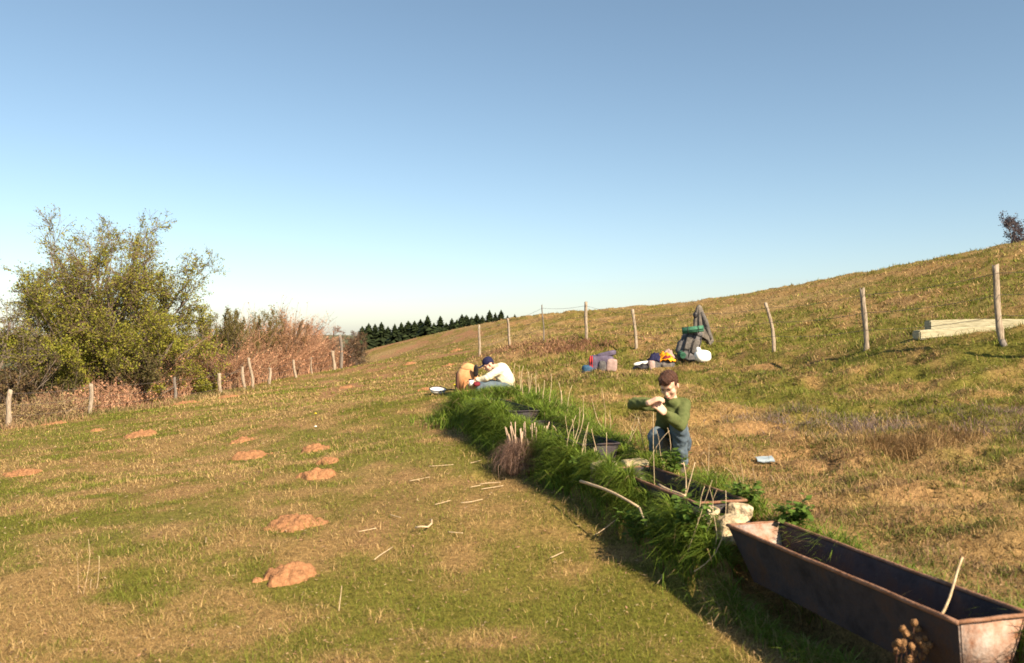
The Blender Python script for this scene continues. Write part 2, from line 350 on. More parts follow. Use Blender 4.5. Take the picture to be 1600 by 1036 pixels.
# what grows where: fields of the pasture itself
def fields(x, y):
    hr = hill_right(x, y)
    g = 0.5*fbm(x, y, 2.2, 4, 101)+0.5*fbm(x, y, 0.33, 3, 131)
    green = sstep(0.39, 0.60, g+0.01*hr)
    far = sstep(20, 40, y)
    green = green*(1-0.25*far)
    # trampled dry ground left of the troughs
    tram = np.exp(-(((x+0.35)/1.5)**2+((y-6.6)/1.3)**2)); green = green*(1-0.6*tram)
    soil = sstep(0.60, 0.70, fbm(x*1.0, y*0.55, 0.9, 3, 151))*(0.35+0.65*sstep(16, 22, y)*(1-hr))*(1-sstep(55, 70, y))
    # dry crest band and straw-coloured rough grass
    straw = sstep(0.5, 0.66, fbm(x, y*0.6, 3.2, 3, 171))*(0.25+0.55*far)+0.10*hr+0.8*sstep(24, 40, y)*sstep(0.3, 0.6, fbm(x, y, 2.5, 3, 191))*sstep(0.5, 0.7, fbm(x, y, 1.1, 3, 181))
    return green, soil, np.clip(straw, 0, 1), hr
def turf_col(x, y):
    green, soil, straw, hr = fields(x, y)
    cg = np.array([0.158, 0.152, 0.028]); ct = np.array([0.31, 0.20, 0.08]); cs = np.array([0.36, 0.19, 0.105]); cw = np.array([0.36, 0.25, 0.12])
    c = ct+(cg-ct)*green[..., None]
    c = c+(cw-c)*(0.75*straw)[..., None]
    c = c+(cs-c)*(0.75*soil)[..., None]
    r = np.hypot(x, y); fw = sstep(90, 400, r)[..., None]
    return c*(1-fw)+(np.array([0.13, 0.145, 0.08])*(0.6+0.9*fbm(x, y, 160, 2, 900))[..., None])*fw
V = np.stack([GX, GY, GZ], -1).reshape(-1, 3); ny, nx_ = GX.shape
idx = np.arange(ny*nx_).reshape(ny, nx_)
Q = np.stack([idx[:-1, :-1], idx[:-1, 1:], idx[1:, 1:], idx[1:, :-1]], -1).reshape(-1, 4)
gcol = turf_col(GX, GY).reshape(-1, 3)*np.array([0.80, 0.78, 0.78])
ground = mobj('ground', mesh_np('ground', V, Q, M['ground'], gcol, True)); tag(ground, 'sloping grazed pasture of green and straw-coloured turf', 'ground', kind='structure')

# ---------------------------------------------------------------- molehills
MH = []
def molehill(u, v, wpx, hpx, Y, label, seed):
    p = G(u, Y); R = wpx/2/F*Y; H = max(0.02, min(0.45*hpx/F*Y, R*0.22))*(0.25 if u in (35, 488, 85) else 1.0); rs = np.random.default_rng(seed)
    n = 44; xs = np.linspace(-1.25, 1.25, n); X, Yy = np.meshgrid(xs, xs)
    a = rs.uniform(0, 6.28); h = np.zeros_like(X)
    for k in range(4):
        cx, cy = (0, 0) if k == 0 else rs.uniform(-0.5, 0.5, 2)*np.array([1, 0.7]); s = 0.62 if k == 0 else rs.uniform(0.25, 0.42)
        h = np.maximum(h, (0.8 if k else 1.0)*rs.uniform(0.75, 1)*np.exp(-(((X-cx)/s)**2+((Yy-cy)/(s*0.9))**2)**1.15))
    nn = fbm(X*R+p[0], Yy*R+p[1], 0.16, 4, seed)-0.5; n2 = np.abs(fbm(X*R, Yy*R, 0.055, 3, seed+3)-0.5)*1.6-0.2
    rr = np.hypot(X, Yy)+0.9*(fbm(X+seed, Yy, 0.5, 3, seed+9)-0.5)
    edge = 1-sstep(0.75, 1.1, rr)
    wx = p[0]+X*R; wy = p[1]+Yy*R*1.05
    wz = hgt(wx, wy)+h*H*(1+0.6*nn)+(nn*0.09+n2*0.075)*edge*(0.5+R)+0.02-0.075*(1-edge)
    Vv = np.stack([wx, wy, wz], -1).reshape(-1, 3)-p
    ii = np.arange(n*n).reshape(n, n); q = np.stack([ii[:-1, :-1], ii[:-1, 1:], ii[1:, 1:], ii[1:, :-1]], -1).reshape(-1, 4)
    o = mobj('molehill', mesh_np('molehill', Vv, q, M['soil'], None, True), loc=p)
    tag(o, label, 'molehill', 'molehills on the pasture'); MH.append((p[0], p[1], R))
for a in [
 (450,898,95,42,5.25,'nearest reddish molehill, large mound with bare crumbly soil'),
 (458,822,98,26,6.45,'long flat reddish molehill behind the nearest molehill'),
 (389,705,66,26,10.6,'high pale red molehill left of two others, with small mound behind'),
 (378,686,44,14,12.0,'small molehill just behind the high pale red molehill'),
 (493,705,50,18,10.4,'rounded molehill right of the high pale red molehill'),
 (495,752,62,26,8.3,'molehill with a broken front edge below the rounded one'),
 (513,733,38,14,9.0,'small molehill touching the back of the broken-edged molehill'),
 (220,680,58,18,14.2,'long thin molehill on the left slope below the big tree'),
 (152,672,26,10,16.0,'small low molehill left of the long thin one below the tree'),
 (35,722,60,16,10.6,'flat spread molehill at the left edge of the pasture'),
 (357,628,34,11,25.0,'molehill just below the pale posts of the left fence'),
 (290,637,42,11,23.0,'wide molehill between the big tree and the left fence posts'),
 (318,621,28,8,27.0,'thin molehill at the foot of the left fence'),
 (85,663,40,9,19.0,'flat molehill near the leftmost fence post'),
 (540,598,28,9,23.0,'lone molehill in mid pasture right of the left fence end'),
 (665,606,26,8,17.0,'low molehill just behind the shiny pan'),
 (640,556,22,6,33.0,'far low molehill on the slope toward the conifers'),
 (712,545,24,7,36.0,'far reddish mound left of the thin fence posts'),
 (700,572,22,8,27.0,'reddish mound uphill from the seated person'),
]:
    molehill(a[0], a[1], a[2], a[3], a[4], a[5], int(a[0]*7+a[1]))

# ---------------------------------------------------------------- short pasture grass (one mass)
def keep_off(x, y, k=0.62):
    ok = np.ones(len(x), bool)
    for mx, my, R in MH: ok &= ((x-mx)**2+((y-my)/1.05)**2) > (R*k)**2
    d = tr_d(x, y); t = tr_t(x, y); ok &= ~((np.abs(d) < 0.19) & (t > -0.3) & (t < 8.3))
    return ok
def scatter(n, y0, y1, pw=1.0, wide=0.66):
    """pasture positions, denser close to the path where the blades are told apart"""
    uu = rng.uniform(0, 1, n); y = (y0**(1-pw)+uu*(y1**(1-pw)-y0**(1-pw)))**(1/(1-pw)) if pw != 1 else y0*(y1/y0)**uu
    x = rng.uniform(-1, 1, n)*(wide*y+0.6); return x, y
gm = MB()
def grass_layer(n, y0, y1, h0, h1, w0, w1, pw, segs=1, straw_bias=0.0, clump=None, tall=1.0):
    x, y = scatter(n, y0, y1, pw)
    if clump:
        ccx, ccy = x[::clump], y[::clump]; ccx = np.repeat(ccx, clump)[:n]; ccy = np.repeat(ccy, clump)[:n]
        rad = rng.normal(0, 1, (n, 2))*(0.02+0.006*ccy)[:, None]; x = ccx+rad[:, 0]; y = ccy+rad[:, 1]
    ok = keep_off(x, y)
    green, soil, straw, hr = fields(x, y)
    ok &= rng.uniform(0, 1, n) > 0.75*soil
    x, y, green, soil, straw, hr = [a[ok] for a in (x, y, green, soil, straw, hr)]; n = len(x)
    sc_ = np.clip(y/6.0, 0.75, 4.5)
    dens = 0.55+0.9*fbm(x, y, 0.45, 2, 201)
    h = rng.uniform(h0, h1, n)*(0.75+0.5*hr)*dens*(0.7+0.3*sc_)*tall; wd = rng.uniform(w0, w1, n)*sc_
    isg = rng.uniform(0, 1, n) < np.clip(0.10+0.85*green-straw_bias-0.5*straw, 0.03, 0.96)
    v = rng.uniform(0.5, 1.55, (n, 1))
    cg = np.array([0.175, 0.19, 0.030])+rng.uniform(-1, 1, (n, 1))*np.array([0.035, 0.015, 0.005])
    cs = np.array([0.42, 0.29, 0.125])+rng.uniform(-1, 1, (n, 1))*np.array([0.08, 0.055, 0.03])
    c = np.where(isg[:, None], cg, cs)*v
    b = np.stack([x, y, hgt(x, y)-0.006], -1)
    Vb, fs, k = blades(b, rng.uniform(0, 6.283, n), rng.uniform(0.1, 1.15, n)+0.25*(~isg), h, wd, segs, 0.3)
    gm.add(Vb, fs, np.repeat(c, k, 0))
grass_layer(360000, 3.3, 10, 0.022, 0.06, 0.003, 0.0055, 1.5)
grass_layer(180000, 9, 24, 0.03, 0.06, 0.0038, 0.007, 1.6)
grass_layer(105000, 20, 58, 0.035, 0.07, 0.006, 0.010, 1.3)
grass_layer(50000, 3.3, 20, 0.06, 0.12, 0.003, 0.005, 1.6, 2, 0.15, 14)
# dry bits of dead leaf lying in the turf
n = 7000; x, y = scatter(n, 3.3, 18, 1.4); ok = keep_off(x, y, 0.9); x, y = x[ok], y[ok]; n = len(x); c = np.stack([x, y, hgt(x, y)+rng.uniform(0.008, 0.03, n)], -1)
a = rng.uniform(0, 6.283, n); L = rng.uniform(0.006, 0.018, n)[:, None]*np.clip(y/6, 0.8, 2)[:, None]; d1 = np.stack([np.cos(a), np.sin(a), rng.uniform(-0.4, 0.4, n)], -1); d2 = np.stack([-np.sin(a), np.cos(a), rng.uniform(-0.4, 0.4, n)], -1)
lc = np.array([[0.42, 0.28, 0.15], [0.40, 0.22, 0.14], [0.16, 0.10, 0.06], [0.46, 0.34, 0.2]])[rng.integers(0, 4, n)]*rng.uniform(0.7, 1.2, (n, 1))
gm.add(np.stack([c-d1*L, c+d2*L*0.4, c+d1*L, c-d2*L*0.4], 1).reshape(-1, 3), np.arange(4*n).reshape(n, 4), np.repeat(lc, 4, 0))
go = gm.obj('short_grass', M['grass']); tag(go, 'short green and straw-coloured grass covering the pasture', 'grass', kind='stuff')

# ---------------------------------------------------------------- troughs
def tp(t, d, z): return np.array([TA[0]+TD[0]*t+TN[0]*d, TA[1]+TD[1]*t+TN[1]*d, z])
def frame_pts(L): return np.array([tp(*q) for q in L])
def slab(a, b, thick, m=None):
    """closed panel: quad a (4,3) extruded by thick along its normal"""
    a = np.asarray(a); n = np.cross(a[1]-a[0], a[3]-a[0]); n = n/np.linalg.norm(n)*thick
    return np.concatenate([a, a+n]), np.array([[3,2,1,0],[4,5,6,7],[0,1,5,4],[1,2,6,5],[2,3,7,6],[3,0,4,7]])
def trough(t0, t1, zr, label, depth=0.36, wt=0.165, wb=0.105, slant=0.17, water=None, rimmat='rust', endm='endplate', silt=False):
    o = tp((t0+t1)/2, 0, zr-depth); T = thing('metal_trough', o, label, 'trough', 'cattle troughs in one line')
    zb = zr-depth; th = 0.012
    for s in (-1, 1):
        nseg = 10; m = MB()
        a = [(t0, s*wt, zr), (t1, s*wt, zr), (t1-slant, s*wb, zb), (t0+slant*0.25, s*wb, zb)]
        nu, nw = 40, 8; ua = np.linspace(0, 1, nu)[:, None, None]; wa = np.linspace(0, 1, nw)[None, :, None]; q4 = frame_pts(a)
        g_ = (q4[0]*(1-ua)+q4[1]*ua)*(1-wa)+(q4[3]*(1-ua)+q4[2]*ua)*wa; edge = (np.sin(wa*math.pi)*np.sin(ua*math.pi)**0.3); dent = (fbm(ua[..., 0]*(t1-t0)*3+s*7, wa[..., 0]*1.5, 0.8, 3, 5)-0.5)[..., None]*0.03*edge
        nrm = np.array([TN[0], TN[1], 0])*s; g1 = (g_+nrm*dent).reshape(-1, 3); g2 = (g_+nrm*(dent-th)).reshape(-1, 3); ii = np.arange(nu*nw).reshape(nu, nw)
        q = np.stack([ii[:-1, :-1], ii[1:, :-1], ii[1:, 1:], ii[:-1, 1:]], -1).reshape(-1, 4); m.add(np.concatenate([g1, g2]), [q, q[:, ::-1]+nu*nw]); m.obj('wall', M['steel'], T, True, origin=o)
        # dented rolled lip
        tt = np.linspace(t0-0.005, t1+0.005, 26); wob = 0.0015*np.sin(tt*5+s)+0.0010*np.sin(tt*17)
        pts = np.array([tp(q, s*(wt+0.004)+wb_, zr+0.006+0.5*wb_) for q, wb_ in zip(tt, wob)])
        v, f = tubes(pts, np.full(26, 0.010), 6); MB().add(v, f).obj('rim', M[rimmat], T, True, o)
    v, f = slab(frame_pts([(t0+slant*0.25, -wb, zb), (t0+slant*0.25, wb, zb), (t1-slant, wb, zb), (t1-slant, -wb, zb)]), None, th); MB().add(v, f).obj('floor_plate', M['steel'], T, origin=o)
    for k, (te, tb) in enumerate(((t0, t0+slant*0.25), (t1, t1-slant))):
        e = 0.004 if k == 0 else -0.004; m = MB()
        a = [(te+e, -wt, zr), (te+e, wt, zr), (tb+e, wb, zb), (tb+e, -wb, zb)]
        v, f = slab(frame_pts(a), None, th*(1 if k == 0 else -1)); m.add(v, f); ep = m.obj('end_plate', M[endm], T, origin=o)
        v, f = tubes(np.array([tp(te, q, zr+0.006+0.001*math.sin(q*40)) for q in np.linspace(-wt, wt, 10)]), np.full(10, 0.009), 6)
        MB().add(v, f).obj('end_lip', M[rimmat], T, True, o)
    if water is not None:
        q = (zr-water-zb)/depth; ww = wb+(wt-wb)*q-0.014
        v = frame_pts([(t0+slant*0.25+0.02, -ww, zr-water), (t1-slant+0.02, -ww, zr-water), (t1-slant+0.02, ww, zr-water), (t0+slant*0.25+0.02, ww, zr-water)])
        MB().add(v, np.array([[0, 3, 2, 1]])).obj('water', M['water'], T, origin=o)
    if silt:
        n = 22; tt = np.linspace(t0+0.05, t1-0.15, n); ds = np.linspace(-wb-0.005, wb+0.005, 8); vv = []
        for q in tt:
            for d in ds: vv.append(tp(q, d, zb+0.03+0.05*(float(fbm(np.array(q), np.array(d), 0.2, 3, 4))-0.3)+0.10*max(0, (q-(t1-0.45)))))
        ii = np.arange(n*8).reshape(n, 8); MB().add(vv, np.stack([ii[:-1, :-1], ii[:-1, 1:], ii[1:, 1:], ii[1:, :-1]], -1).reshape(-1, 4)).obj('silt', M['silt'], T, True, o)
    return T
trough(0.02, 1.70, 0.445, 'nearest dark metal cattle trough with rusty rims and stained end plate', depth=0.27, silt=True, endm='endplate')
trough(2.06, 3.44, 0.50, 'second metal trough in the line, dark and overgrown with grass', depth=0.34, water=0.17, endm='steel')
trough(4.05, 5.95, 0.60, 'third metal trough in the line, behind the squared stones', depth=0.32, water=0.12, rimmat='steel', endm='steel')
trough(6.25, 8.05, 0.68, 'farthest metal trough in the line, almost hidden by green grass', depth=0.3, water=0.12, rimmat='steel', endm='steel')

# ---------------------------------------------------------------- stones between the troughs
ORD = ['first','second','third','fourth','fifth','sixth','seventh','eighth','ninth','tenth','eleventh','twelfth','thirteenth','fourteenth','fifteenth','sixteenth','seventeenth','eighteenth','nineteenth','twentieth','twenty-first','twenty-second','twenty-third','twenty-fourth','twenty-fifth','twenty-sixth','twenty-seventh']
def stone(pos, r, rz, label, seed, e=0.45, tilt=0.1, lump=0.16):
    v, f = superell(r, e, e, 26, 16, lump, seed, max(r)*0.7)
    rs = np.random.default_rng(seed); v = xf(v, (0, 0, 0), (rs.uniform(-tilt, tilt), rs.uniform(-tilt, tilt), rz))
    o = mobj('stone', mesh_np('stone', v, f, M['stone'], None, True), loc=pos); tag(o, label, 'stone', 'pale stones between the troughs'); return o
stone(tp(1.90, -0.03, 0.37), (0.10, 0.075, 0.09), 0.2, 'broad pale stone against the far end of the nearest trough', 3)
stone(tp(2.02, -0.13, 0.44), (0.085, 0.06, 0.055), 0.8, 'small pale stone on top left beside the second trough', 5)
stone(tp(2.02, 0.10, 0.455), (0.08, 0.06, 0.045), -0.3, 'small flat pale stone on top right beside the second trough', 8)
stone(tp(3.56, -0.17, 0.44), (0.10, 0.085, 0.10), -0.2, 'squared bright stone block left of the pair between second and third trough', 11, 0.25)
stone(tp(3.62, 0.12, 0.44), (0.10, 0.085, 0.095), 0.1, 'squared darker stone block right of the pair below the kneeling person', 14, 0.3)
stone(tp(3.42, -0.02, 0.33), (0.13, 0.09, 0.11), 0.5, 'rough stone set low in front of the squared stone pair', 17, 0.5)

# ---------------------------------------------------------------- lush grass rows along both sides of the troughs
lm = MB()
def lush(n, t0, t1, d0, d1, h0, h1, wd, lean_side, topf=1.0, seed=0, straw=0.04):
    t = rng.uniform(t0, t1, n); d = rng.normal((d0+d1)/2, (d1-d0)/2.6, n)
    den = fbm(t, d, 0.45, 3, 301+seed); ok = rng.uniform(0.22, 0.62, n) < den; t, d, den = t[ok], d[ok], den[ok]; n = len(t)
    x = TA[0]+TD[0]*t+TN[0]*d; y = TA[1]+TD[1]*t+TN[1]*d; z = hgt(x, y)
    h = rng.uniform(h0, h1, n)*(0.2+1.6*den)*topf*0.97
    az0 = math.atan2(-TN[1], -TN[0]) if lean_side < 0 else math.atan2(TN[1], TN[0])
    az = az0+rng.normal(0, 1.9, n); lean = np.abs(rng.normal(0.28, 0.28, n))
    c = np.array([0.12, 0.19, 0.028])*rng.uniform(0.6, 1.6, (n, 1))+rng.uniform(0, 1, (n, 1))*np.array([0.06, 0.04, 0.0])
    dry = rng.uniform(0, 1, n) < straw; c[dry] = np.array([0.4, 0.29, 0.14])*rng.uniform(0.7, 1.2, (dry.sum(), 1))
    Vb, fs, k = blades(np.stack([x, y, z-0.02], -1), az, lean, h, rng.uniform(0.6, 1.3, n)*wd, 3, 0.75)
    lm.add(Vb, fs, np.repeat(c, k, 0))
lush(14000, 1.75, 5.2, -0.26, -0.10, 0.11, 0.24, 0.008, -1, seed=1)
lush(25000, 3.9, 9.2, -0.28, -0.07, 0.13, 0.29, 0.010, -1, seed=2, straw=0.02)
lush(10000, 1.75, 3.9, -0.24, -0.12, 0.14, 0.27, 0.010, -1, seed=9, straw=0.02)
lush(9000, 1.2, 6.0, 0.16, 0.34, 0.12, 0.24, 0.008, -1, seed=3, straw=0.08)
lush(11000, 4.5, 9.3, 0.10, 0.60, 0.13, 0.27, 0.010, 1, seed=4, straw=0.06)
lush(6000, 8.0, 9.3, -0.15, 0.8, 0.18, 0.30, 0.011, 1, seed=5)
lush(9000, -0.9, 1.75, -0.29, -0.15, 0.06, 0.19, 0.0055, -1, seed=6, straw=0.25)
lush(3500, -0.4, 1.6, 0.17, 0.32, 0.08, 0.16, 0.006, 1, seed=7, straw=0.3)
lg = lm.obj('lush_grass', M['grass']); tag(lg, 'long lush green grass growing along the line of troughs', 'grass', kind='stuff')

# leafy green weeds crowding the end of the nearest trough
def leafy_plant(t, d, h, n, label, seed):
    rs = np.random.default_rng(seed); p = tp(t, d, 0); p[2] = float(hgt(p[0], p[1])); T = thing('leafy_weed', p, label, 'weed', 'leafy weeds beside the troughs')
    ns = 9; K = 5; az = rs.uniform(0, 6.28, ns); tt = np.linspace(0, 1, K)
    sp = np.stack([np.stack([np.cos(a)*q*h*0.45*r_, np.sin(a)*q*h*0.45*r_, q*h*(1-0.2*r_*q)]) for a, r_ in zip(az, rs.uniform(0.2, 1.1, ns)) for q in tt]).reshape(ns, K, 3)
    v, f = tubes(sp, np.tile(np.linspace(0.004, 0.0015, K), (ns, 1)), 4); MB().add(v, f, np.array([0.10, 0.13, 0.03])).obj('stem', M['twig'], T)
    k = rs.integers(0, ns, n); q = rs.uniform(0.25, 1.0, n); i0 = np.clip((q*(K-1)).astype(int), 0, K-2); fr = q*(K-1)-i0
    c = sp[k, i0]*(1-fr[:, None])+sp[k, i0+1]*fr[:, None]+rs.normal(0, 0.018, (n, 3))
    a = rs.uniform(0, 6.28, n); dr = norm(np.stack([np.cos(a), np.sin(a), rs.uniform(-0.5, 0.4, n)], -1)); sd_ = norm(np.cross(dr, rs.normal(0, 1, (n, 3))*0.35+np.array([0, 0, 1.0])))
    L = rs.uniform(0.03, 0.06, n)[:, None]; W = L*0.33
    vv = np.stack([c, c+dr*L*0.45+sd_*W, c+dr*L, c+dr*L*0.45-sd_*W], 1).reshape(-1, 3); ff = np.arange(4*n).reshape(n, 4)
    MB().add(vv, ff, np.repeat(np.array([0.11, 0.18, 0.03])*rs.uniform(0.6, 1.5, (n, 1)), 4, 0)).obj('foliage', M['leaf'], T)
leafy_plant(1.98, -0.24, 0.34, 420, 'bushy green weed at the far left corner of the nearest trough', 1)
leafy_plant(2.35, -0.28, 0.30, 340, 'green weed left of the second trough behind the bushiest weed', 2)
leafy_plant(2.62, -0.30, 0.28, 260, 'leafy weed on the left bank of the second trough', 3)
leafy_plant(1.68, 0.25, 0.20, 300, 'low leafy weed at the right corner of the nearest trough', 4)
leafy_plant(2.15, 0.23, 0.20, 260, 'low leafy weed on the right bank below the pale blue sheet', 5)
leafy_plant(3.2, 0.25, 0.2, 200, 'leafy weed by the right stone block below the kneeling person', 6)
leafy_plant(3.75, -0.28, 0.30, 260, 'leafy weed left of the squared stone pair', 7)

# ---------------------------------------------------------------- dead stalks
def row_Y(u, d):
    t = np.linspace(-0.5, 11, 2300); x = TA[0]+TD[0]*t+TN[0]*d; y = TA[1]+TD[1]*t+TN[1]*d
    return float(y[np.argmin(np.abs(800+F*x/y-u))])
def stalk(u0, v0, u1, v1, Y, r=0.005, label='pale dead stalk standing in the green grass along the troughs', bend=0.055, name='dry_stalk', dY=0.0, fork=None, group='dead stalks along the troughs'):
    a = P(u0, v0, Y); b = P(u1, v1, Y+dY); g = float(hgt(a[0], a[1]))
    if a[2] > g-0.01: a = a+(a-b)*((a[2]-g+0.02)/max(b[2]-a[2], 0.05)) if b[2]-a[2] > 0.05 else a
    a[2] = max(a[2], g-0.02) if dY == 0.0 and b[2]-a[2] <= 0.05 else a[2]
    tt = np.linspace(0, 1, 7)[:, None]; L = np.linalg.norm(b-a); o = rng.normal(0, 1, 3)*bend*L; o2 = rng.normal(0, 1, 3)*bend*0.4*L
    pts = a+(b-a)*tt+o*np.sin(tt*math.pi)+o2*np.sin(tt*2*math.pi)
    v, f = tubes(pts, np.linspace(r, r*0.45, 7)*rng.uniform(0.55, 0.95), 5); m = MB().add(v, f)
    o_ = m.obj(name, M['straw'], None, True, a); tag(o_, label, 'stalk', group)
    if fork is not None:
        c = P(fork[0], fork[1], Y); s = a+(b-a)*0.35; pts = s+(c-s)*tt+rng.normal(0, 1, 3)*0.02*np.sin(tt*math.pi)
        v, f = tubes(pts, np.linspace(r*0.8, r*0.4, 7), 5); MB().add(v, f).obj('fork', M['straw'], o_, True, a)
    return o_
def c7(L): return [(x/3.81+680, y/3.81+560) for x, y in L]
SA = [(480,120,475,30),(505,130,500,40),(525,130,525,45),(545,150,545,60),(575,180,575,90),(600,190,600,70),(620,190,612,150),(650,200,650,130),(705,220,690,90),(745,230,735,140),(765,290,750,190),(790,280,815,160),(885,300,880,220),(975,330,930,240),(1000,320,990,180),(1030,400,1040,310),
      (560,170,556,80),(588,180,590,110),(1180,430,1165,400),(1190,440,1215,350),(1230,440,1205,345),(1170,420,1200,330)]
for i_, (x0, y0, x1, y1) in enumerate(sorted(SA)):
    u0, v0 = x0/3.81+680, y0/3.81+560; u1, v1 = x1/3.81+680, y1/3.81+560
    Y = row_Y(u0, 0.45); stalk(u0, v0, u1, v1, Y, 0.0065 if Y > 9 else 0.005, ORD[i_]+' from the left of the pale stalks standing behind the troughs')
SC = [(775,420,775,340),(815,440,815,360),(840,450,860,290),(865,450,885,330),(890,470,910,395),(935,500,930,420),(1005,530,1020,440),(900,600,900,480),(950,600,945,530),
      (860,700,850,595),(890,700,870,570),(905,660,905,600),(985,650,975,590),(700,400,725,450),(830,420,838,340),(905,440,915,380)]
for i_, (x0, y0, x1, y1) in enumerate(sorted(SC)):
    u0, v0 = x0/3.81+680, y0/3.81+560; u1, v1 = x1/3.81+680, y1/3.81+560
    stalk(u0, v0, u1, v1, row_Y(u0, -0.17), 0.0055, ORD[i_]+' from the left of the pale stalks on the left grass bank')
for i_, (x0, y0, x1, y1) in enumerate(sorted([(820,480,865,350),(895,510,905,420),(935,520,970,430),(790,470,805,400),(830,490,840,400)])):
    stalk(x0/5+940, y0/5+680, x1/5+940, y1/5+680, row_Y(x0/5+940, -0.2), 0.0042, ORD[i_]+' from the left of the short stalks before the second trough')
for i_, (x0, y0, x1, y1) in enumerate(sorted([(1000,330,940,240),(830,330,780,210),(845,300,840,60),(1075,230,1070,150),(1040,250,1020,190),(1205,400,1180,260),(1345,360,1320,310),(890,300,870,240)])):
    stalk(x0/5+940, y0/5+680, x1/5+940, y1/5+680, row_Y(x0/5+940, 0.5), 0.0035, ORD[i_]+' from the left of the thin stalks right of the second trough')
stalk(1023, 790, 1021, 644, 6.15, 0.0042, 'tallest thin pale stalk rising in front of the kneeling person', 0.006)
stalk(1071, 778, 1086, 722, 5.75, 0.0075, 'forked pale stalk beside the rusty rim of the second trough', 0.02, fork=(1068, 722))
stalk(1040, 563+120, 1046, 655+18, 6.7, 0.004, 'thin stalk in front of the kneeling person\'s leg')
stalk(1048, 712, 1043, 668, 6.6, 0.004, 'thin stalk in front of the jeans of the kneeling person')
stalk(1033, 700, 1026, 672, 6.6, 0.004, 'thin stalk left of the jeans of the kneeling person')
# sticks leaning and lying
def lying(p0, p1, r, label, name='dry_stick', sag=0.0, cat='stick', group=None, n=8, curl=None):
    tt = np.linspace(0, 1, n)[:, None]; pts = np.asarray(p0)+(np.asarray(p1)-np.asarray(p0))*tt; pts[:, 2] -= sag*np.sin(tt[:, 0]*math.pi)
    L = np.linalg.norm(np.asarray(p1)-np.asarray(p0)); pts += rng.normal(0, 1, 3)*np.array([1, 1, 0.2])*0.03*L*np.sin(tt*math.pi*1.5)
    if curl is not None: pts = np.asarray(curl)
    v, f = tubes(pts, np.linspace(r, r*0.7, len(pts)), 6); o = MB().add(v, f).obj(name, M['straw'], None, True, pts[0]); tag(o, label, cat, group); return o
st = lying(P(907, 752, 6.35), P(1000, 793, 5.55), 0.011, 'long pale stick leaning out of the left grass bank', sag=-0.02)
v, f = tubes(np.array([P(999, 793, 5.55), P(1004, 806, 5.5), P(1011, 822, 5.42)]), np.array([0.008, 0.006, 0.005]), 5); MB().add(v, f).obj('side_twig', M['straw'], st, True, P(907, 752, 6.35))
a0 = P(1029, 758, 5.95); a1 = P(1070, 776, 5.55); lying(a0, a1, 0.012, 'short thick reddish stick lying across the second trough rim')
lying(P(1050, 748, 6.2), P(1092, 750, 6.05), 0.005, 'thin pale stick lying over the far end of the second trough')
lying(tp(0.35, 0.02, 0.30), tp(0.42, 0.25, 0.56), 0.007, 'short yellow stick poking out of the nearest trough')
for i, (u, v_, du, dv, Y) in enumerate(sorted([(750,748,34,-3,7.4),(752,757,36,-4,7.2),(735,752,16,-2,7.3),(720,778,36,-3,6.75),(680,780,24,-6,6.75),(670,716,40,0,8.3),(735,713,18,-6,8.4),(700,828,24,3,6.0),(560,825,26,-3,6.1),(930,815,44,-8,5.9),(1035,890,-14,12,5.2),(585,870,20,-16,5.5),(322,822,12,10,6.1),(640,738,30,-4,7.7),(610,795,18,6,6.5),(860,868,22,-6,5.5)])):
    x0, y0, _ = P(u, v_, Y); x1 = x0+du/F*Y; y1 = Y-dv/F*Y*3.5
    lying((x0, y0, float(hgt(x0, y0))+0.018), (x1, y1, float(hgt(x1, y1))+0.022), 0.0038, ORD[i]+' from the left of the straw pieces lying on the turf', 'straw_piece', cat='straw', group='loose straw on the trampled turf')
x0, y0, _ = P(665, 822, 6.1); g0 = float(hgt(x0, y0))
lying((0,0,0), (1,0,0), 0.008, 'curled pale piece of wood lying on the turf', 'curled_wood', cat='wood', curl=[(x0-0.07, y0-0.03, g0+0.03), (x0-0.03, y0-0.04, g0+0.04), (x0+0.02, y0-0.03, g0+0.035), (x0+0.04, y0+0.03, g0+0.045), (x0+0.035, y0+0.09, g0+0.06), (x0+0.02, y0+0.12, g0+0.05)])
# tall thin stems in the left foreground
for i, (u0, v0, u1, v1, Y) in enumerate([(122,955,120,862,5.0),(127,950,138,842,5.0),(148,940,155,868,5.1),(140,930,143,905,5.1)]):
    stalk(u0, v0, u1, v1, Y, 0.0028, ORD[[0,1,3,2][i]]+' from the left of the thin stems in the left foreground', 0.02, 'grass_stem', group='thin stems in the left foreground')
stalk(530, 950, 534, 915, 4.7, 0.006, 'short single straw stalk standing near the bottom of the pasture', 0.02)

# ---------------------------------------------------------------- dead brown clump left of the troughs
pc = G(826, 8.05); T = thing('dead_plant_clump', pc, 'mound of brown dead stems and cut stubble left of the troughs', 'dead plant')
v, f = superell((0.21, 0.20, 0.12), 0.9, 0.9, 28, 16, 0.3, 41, 0.1); MB().add(v+np.array([0, 0, 0.03]), f).obj('root_mound', noise_mat('dead_clump_earth', (0.14, 0.08, 0.05), (0.30, 0.17, 0.10), 18, 7, 0.95, 0.05, 0.9, 40), T, True)
n = 4200; a = rng.uniform(0, 6.28, n); q = np.sqrt(rng.uniform(0.02, 1, n)); bx_ = np.stack([np.cos(a)*q*0.25, np.sin(a)*q*0.23, 0.20*np.sqrt(np.maximum(0, 1.02-q*q))-0.02], -1)
Vb, fs, k = blades(bx_, a+rng.normal(0, 1.6, n), rng.uniform(0.0, 1.5, n)*q+0.1, rng.uniform(0.07, 0.24, n), rng.uniform(0.003, 0.006, n), 3, 1.0)
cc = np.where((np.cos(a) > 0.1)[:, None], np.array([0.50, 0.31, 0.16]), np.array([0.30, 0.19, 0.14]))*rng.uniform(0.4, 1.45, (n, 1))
MB().add(Vb, fs, np.repeat(cc, k, 0)).obj('dead_leaves', M['grass'], T)
